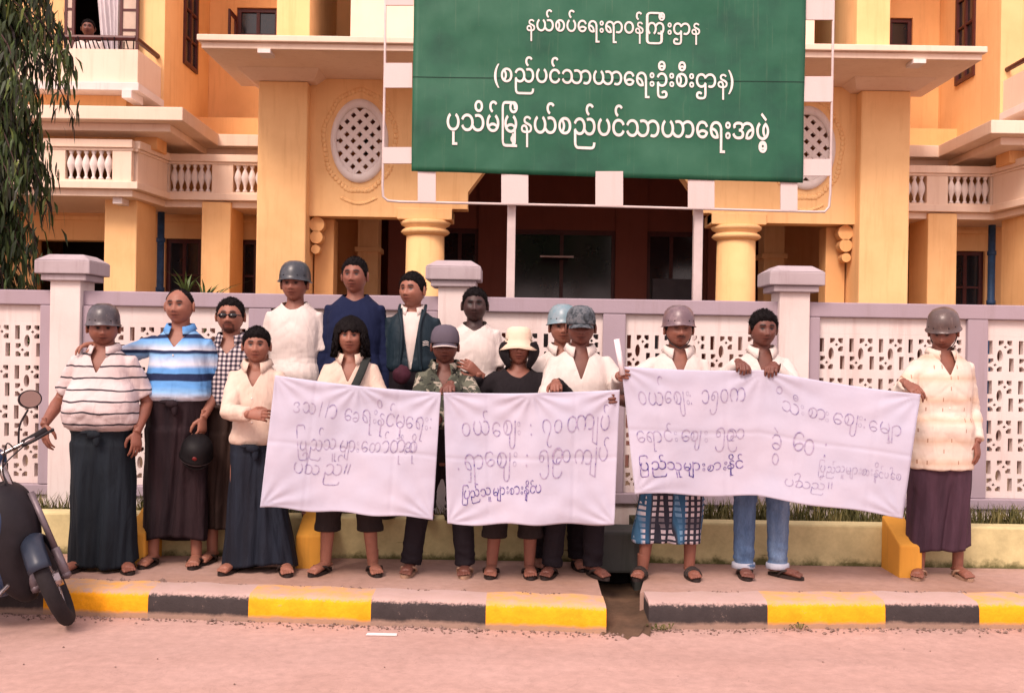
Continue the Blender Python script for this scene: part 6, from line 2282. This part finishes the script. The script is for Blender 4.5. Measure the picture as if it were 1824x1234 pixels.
# ------------------------------------------------------------------ moped along the kerb, its front wheel turned towards the road
AX = P(91, 1042, 5.95)                    # front axle
AX.z = .262
hh = Vector((.993, -.12, 0)); rr = Vector((-.12, -.993, 0))       # forward (to the right), towards the road
MO = AX - hh * .62; MO.z = 0
mo = empty('moped', MO, 'dark blue and black moped parked along the kerb at the left edge', 'moped')
L = lambda a, c, z: hh * a + rr * c + Vector((0, 0, z))
MB_ = {'blue': plain('moped_blue', (.030, .060, .125, 1), .25, .25, 6, .55), 'black': plain('moped_black', (.012, .009, .012, 1), .5, .3, 15), 'rub': plain('tyre_black', (.020, .016, .018, 1), .9, .3, 20),
       'chrome': plain('moped_chrome', (.42, .36, .35, 1), .25, .3, 10, .5, .9), 'grey': plain('moped_grey', (.16, .125, .14, 1), .45, .4, 12, .5, .3), 'lamp': plain('lamp_glass', (.5, .45, .45, 1), .1, .1, 5, .6)}
UP = Vector((0, 0, 1))
STR = (hh * -.44 + UP * .90).normalized()                        # raked steering axis
TURN = Vector((.36, -.93, 0)).normalized()                        # where the turned wheel points
SIDE = STR.cross(TURN).normalized()
if SIDE.dot(hh) < 0: SIDE = -SIDE
A0 = L(.62, 0, .262)


def wheel(c, d1, d2, sd, name):
    ring = lambda r: [c + (d1 * math.cos(t) + d2 * math.sin(t)) * r for t in np.linspace(0, 2 * math.pi, 49)]
    b = MB(); b.tube(ring(.222), .042, 14, None, sd); w = mesh_obj(name, b.v, b.f, MB_['rub'], mo, True)
    b = MB(); b.tube(ring(.188), .016, 10, None, sd); b.tube([c - sd * .055, c + sd * .055], .045, 14)
    for k in range(18):
        t = 2 * math.pi * k / 18; d = d1 * math.cos(t) + d2 * math.sin(t)
        b.tube([c + d * .04 + sd * (.03 if k % 2 else -.03), c + d * .185], .0022, 5)
    mesh_obj('rim', b.v, b.f, MB_['chrome'], w, True)


D2 = STR.cross(SIDE).normalized()
wheel(A0, STR, D2, SIDE, 'front_wheel')
wheel(L(-.60, 0, .264), hh, UP, rr, 'rear_wheel')
for s in (1, -1):
    b = MB(); q = A0 + SIDE * (s * .085)
    b.tube([q - STR * .02, q + STR * .16], .024, 14); b.tube([q + STR * .16, q + STR * .50], .018, 14); b.ball(q, (.026, .026, .026), 12, 8)
    mesh_obj('front_fork', b.v, b.f, MB_['grey'], mo, True)
# front mudguard over the turned wheel
b = MB(); v = []
for i in range(17):
    t = math.radians(-75 + 150 * i / 16); d = STR * math.cos(t) + D2 * math.sin(t)
    for j in range(9):
        u = (j / 8 - .5) * 2
        v.append(A0 + d * (.290 - .035 * u * u) + SIDE * u * .062)
b.add(v, [(i * 9 + j, i * 9 + j + 1, (i + 1) * 9 + j + 1, (i + 1) * 9 + j) for i in range(16) for j in range(8)])
o = mesh_obj('front_mudguard', b.v, b.f, plain('mudguard_dark', (.018, .026, .045, 1), .4, .3, 8, .4), mo, True); o.modifiers.new('s', 'SOLIDIFY').thickness = .004


def loft_local(rings, name, mat, sub=2):
    """rings: (along, up, half width, half height)"""
    b = MB(); n_ = 16; v = []
    for a, z, w, h in rings:
        for j in range(n_):
            t = 2 * math.pi * j / n_
            v.append(L(a, w * math.copysign(abs(math.cos(t)) ** .7, math.cos(t)), z + h * math.copysign(abs(math.sin(t)) ** .7, math.sin(t))))
    m = len(rings)
    f = [(i * n_ + j, i * n_ + (j + 1) % n_, (i + 1) * n_ + (j + 1) % n_, (i + 1) * n_ + j) for i in range(m - 1) for j in range(n_)] + [tuple(reversed(range(n_))), tuple(range((m - 1) * n_, m * n_))]
    b.add(v, f)
    o = mesh_obj(name, b.v, b.f, mat, mo, True)
    if sub:
        s = o.modifiers.new('s', 'SUBSURF'); s.levels = s.render_levels = sub
    return o


loft_local([(-.78, .76, .06, .03), (-.7, .79, .12, .05), (-.5, .79, .14, .055), (-.2, .75, .13, .055), (.0, .73, .10, .06), (.06, .70, .06, .05)], 'seat', MB_['black'])
loft_local([(-.88, .68, .05, .04), (-.76, .66, .11, .09), (-.55, .62, .14, .13), (-.25, .54, .14, .16), (.0, .46, .10, .15), (.06, .44, .05, .10)], 'rear_fairing', MB_['blue'])
loft_local([(-.90, .60, .05, .02), (-.84, .60, .07, .035), (-.78, .58, .07, .035)], 'tail_lamp', plain('lamp_red', (.20, .02, .015, 1), .2, .2, 5, .5))
# leg shield: black moulding, blue front panels standing proud of it
loft_local([(.16, .52, .20, .10), (.24, .58, .215, .20), (.34, .54, .20, .29), (.44, .46, .165, .31), (.505, .40, .11, .27), (.535, .36, .05, .19), (.54, .35, .02, .12)], 'leg_shield', MB_['black'])
loft_local([(.02, .46, .18, .08), (.14, .58, .245, .13), (.28, .60, .255, .155), (.38, .585, .24, .15), (.425, .57, .17, .10), (.435, .565, .08, .05)], 'front_panel', MB_['blue'])
loft_local([(.05, .30, .16, .06), (.18, .30, .235, .11), (.32, .29, .24, .13), (.41, .29, .20, .11), (.44, .29, .10, .06)], 'lower_panel', MB_['blue'])
loft_local([(.26, .46, .25, .012), (.36, .452, .255, .014), (.43, .447, .20, .010)], 'trim_strip', MB_['chrome'], 1)
loft_local([(.12, .90, .06, .05), (.20, .93, .11, .075), (.28, .92, .10, .075), (.325, .905, .055, .05)], 'headlamp_cowl', MB_['blue'])
loft_local([(-.42, .32, .05, .05), (-.15, .28, .11, .10), (.05, .28, .10, .10), (.16, .30, .05, .07)], 'engine', MB_['grey'])
b = MB(); b.tube(smooth_path([L(.05, .12, .22), L(-.10, .17, .20), L(-.34, .18, .22)], 5), .020, 12); mesh_obj('exhaust_pipe', b.v, b.f, MB_['chrome'], mo, True)
b = MB(); b.tube([L(-.30, .18, .22), L(-.36, .18, .225), L(-.84, .19, .30), L(-.88, .19, .305)], [.03, .048, .05, .035], 18); mesh_obj('muffler', b.v, b.f, MB_['black'], mo, True)
# chrome crash bar low on the road side
b = MB(); b.tube(smooth_path([L(.47, .16, .27), L(.44, .25, .21), L(.34, .29, .12), L(.20, .28, .09), L(.05, .20, .12)], 6), .012, 10); mesh_obj('crash_bar', b.v, b.f, MB_['chrome'], mo, True)
b = MB(); b.tube(smooth_path([L(.02, -.12, .20), L(-.06, -.20, .10), L(-.10, -.25, .006)], 5), .012, 8); mesh_obj('kick_stand', b.v, b.f, MB_['chrome'], mo, True)
# handlebar, turned with the wheel
ST = A0 + STR * .76
BARD = SIDE
fw = TURN
b = MB(); b.tube(smooth_path([ST + BARD * .26 + UP * .030 - fw * .035, ST + BARD * .16 + UP * .012, ST, ST - BARD * .16 + UP * .012, ST - BARD * .26 + UP * .030 - fw * .035], 6), .012, 10)
b.tube([A0 + STR * .50, ST], .024, 12)
hb = mesh_obj('handlebar', b.v, b.f, MB_['chrome'], mo, True)
for s in (1, -1):
    g0, g1 = ST + BARD * (s * .14) + UP * .009 - fw * .006, ST + BARD * (s * .275) + UP * .032 - fw * .036
    b = MB(); b.tube([g0, g0.lerp(g1, .05), g1], [.016, .021, .019], 14); mesh_obj('grip', b.v, b.f, MB_['rub'], hb, True)
    b = MB(); b.tube(smooth_path([g0 + fw * .05, g0.lerp(g1, .4) + fw * .07 - UP * .015, g1 + BARD * (s * .035) + fw * .05 - UP * .012], 5), .008, 8); b.ball(g1 + BARD * (s * .035) + fw * .05 - UP * .012, (.011, .011, .011), 8, 6)
    mesh_obj('brake_lever', b.v, b.f, MB_['black'], hb, True)
    m0 = ST + BARD * (s * .12) + UP * .02; m1 = m0 + UP * .10 + BARD * (s * .005); m2 = m0 + UP * .17 + BARD * (s * .05)
    b = MB(); b.tube(smooth_path([m0, m1, m2], 5), .006, 8)
    mi = mesh_obj('mirror', b.v, b.f, MB_['black'], hb, True)
    cM = m2 + UP * .055 + BARD * (s * .012)
    fd_ = (fw * .75 + BARD * .3).normalized(); sd_ = fd_.cross(UP).normalized()
    ring = [cM + (sd_ * math.cos(t) * .064 + UP * math.sin(t) * .052) for t in np.linspace(0, 2 * math.pi, 25)[:-1]]
    b = MB(); b.add(ring + [p - fd_ * .018 for p in ring] + [cM - fd_ * .03], [tuple(range(24))] + [(j, j + 24, (j + 1) % 24 + 24, (j + 1) % 24) for j in range(24)] + [(j + 24, 48, (j + 1) % 24 + 24) for j in range(24)])
    mesh_obj('mirror_head', b.v, b.f, MB_['black'], mi)
    b = MB(); b.add([cM + (p - cM) * .88 + fd_ * .002 for p in ring], [tuple(range(24))]); mesh_obj('mirror_glass', b.v, b.f, plain('mirror_silver', (.42, .38, .37, 1), .12, .05, 3, .5, 1.0), mi)
b = MB()
for k in range(3):
    b.tube(smooth_path([ST + BARD * (.10 + .03 * k) + fw * .03, ST + fw * .10 + BARD * .06 + UP * (.05 - .05 * k), ST + STR * -.10 + fw * .05, ST + STR * -.25 + fw * .03 * k], 6), .004, 6)
mesh_obj('cables', b.v, b.f, MB_['black'], hb, True)

# ------------------------------------------------------------------ litter, gravel and weeds along the kerb
v, f = [], []
for i in range(1500):
    px = random.uniform(-60, 1900)
    if 1085 < px < 1150 and random.random() < .3: pass
    D = kerb_front(px) - abs(random.gauss(0, .055)) - .004
    if random.random() < .03: D = random.uniform(4.6, 6.0)
    x = P(px, 1110, D).x
    r = abs(random.gauss(.0035, .0035)) + .0015
    z = r * .5
    if i % 4 == 0:
        D = kerb_front(px) + .262 + random.gauss(0, .012); z = KZ + .003; r *= 1.3
        if 1070 < px < 1160 or mnoise.noise(Vector((px * .012, 2, 1))) < -.05: continue
    o_ = len(v)
    for s in ((r, 0, 0), (-r, r * .2, 0), (0, r, r * .2), (0, -r, 0), (0, 0, r * .8), (0, 0, -r * .6)):
        v.append((x + s[0] * random.uniform(.7, 1.3), D + s[1] * random.uniform(.7, 1.3), z + s[2]))
    f += [tuple(o_ + k for k in q) for q in ((0, 2, 4), (2, 1, 4), (1, 3, 4), (3, 0, 4), (2, 0, 5), (1, 2, 5), (3, 1, 5), (0, 3, 5))]
gm = NB('gravel_brown'); gm_v = gm.pos()
gmat = gm.out(gm.ramp(gm.noise(gm_v, 60, 2), [(.3, (.10, .065, .05, 1)), (.6, (.28, .19, .16, 1)), (.8, (.42, .31, .27, 1))]), .95, .1)
tag(mesh_obj('gravel', v, f, gmat), None, None, None, 'stuff')
for px, py, lab, n_ in ((1178, 1116, 'small weed tuft at the kerb foot just right of the drain gap', 26), (1420, 1122, 'low weed at the foot of the yellow kerb block under the man in jeans', 14)):
    D = kerb_front(px) - .02; c = Vector((P(px, py, D).x, D, 0))
    v, f = [], []
    for k in range(n_):
        a = random.uniform(0, 6.28); l = random.uniform(.02, .05); hz = random.uniform(.01, .045); s_ = Vector((-math.sin(a), math.cos(a), 0)) * .006
        p0_ = Vector((random.gauss(0, .03), random.gauss(-.012, .012), .001)); m1 = p0_ + Vector((math.cos(a) * l * .5, math.sin(a) * l * .4 - .004, hz)); t1 = p0_ + Vector((math.cos(a) * l, math.sin(a) * l * .6 - .01, hz * .7))
        o_ = len(v); v += [p0_, m1 - s_, t1, m1 + s_]; f.append((o_, o_ + 1, o_ + 2, o_ + 3))
    o = mesh_obj('weed', v, f, M['grass']); o.location = c; tag(o, lab, 'weed')
c = P(680, 1119, 5.92); c.z = .004
b = MB(); b.hexa([(-.085, -.018, 0), (.085, -.018, 0), (.082, .02, 0), (-.08, .022, 0)], [(-.085, -.018, .003), (.085, -.018, .006), (.082, .02, .004), (-.08, .022, .004)])
o = b.build('paper_scrap', plain('scrap_white', (.80, .74, .72, 1), .8, .1, 20)); o.location = c; tag(o, 'white paper scrap lying on the road by the black kerb block', 'paper')
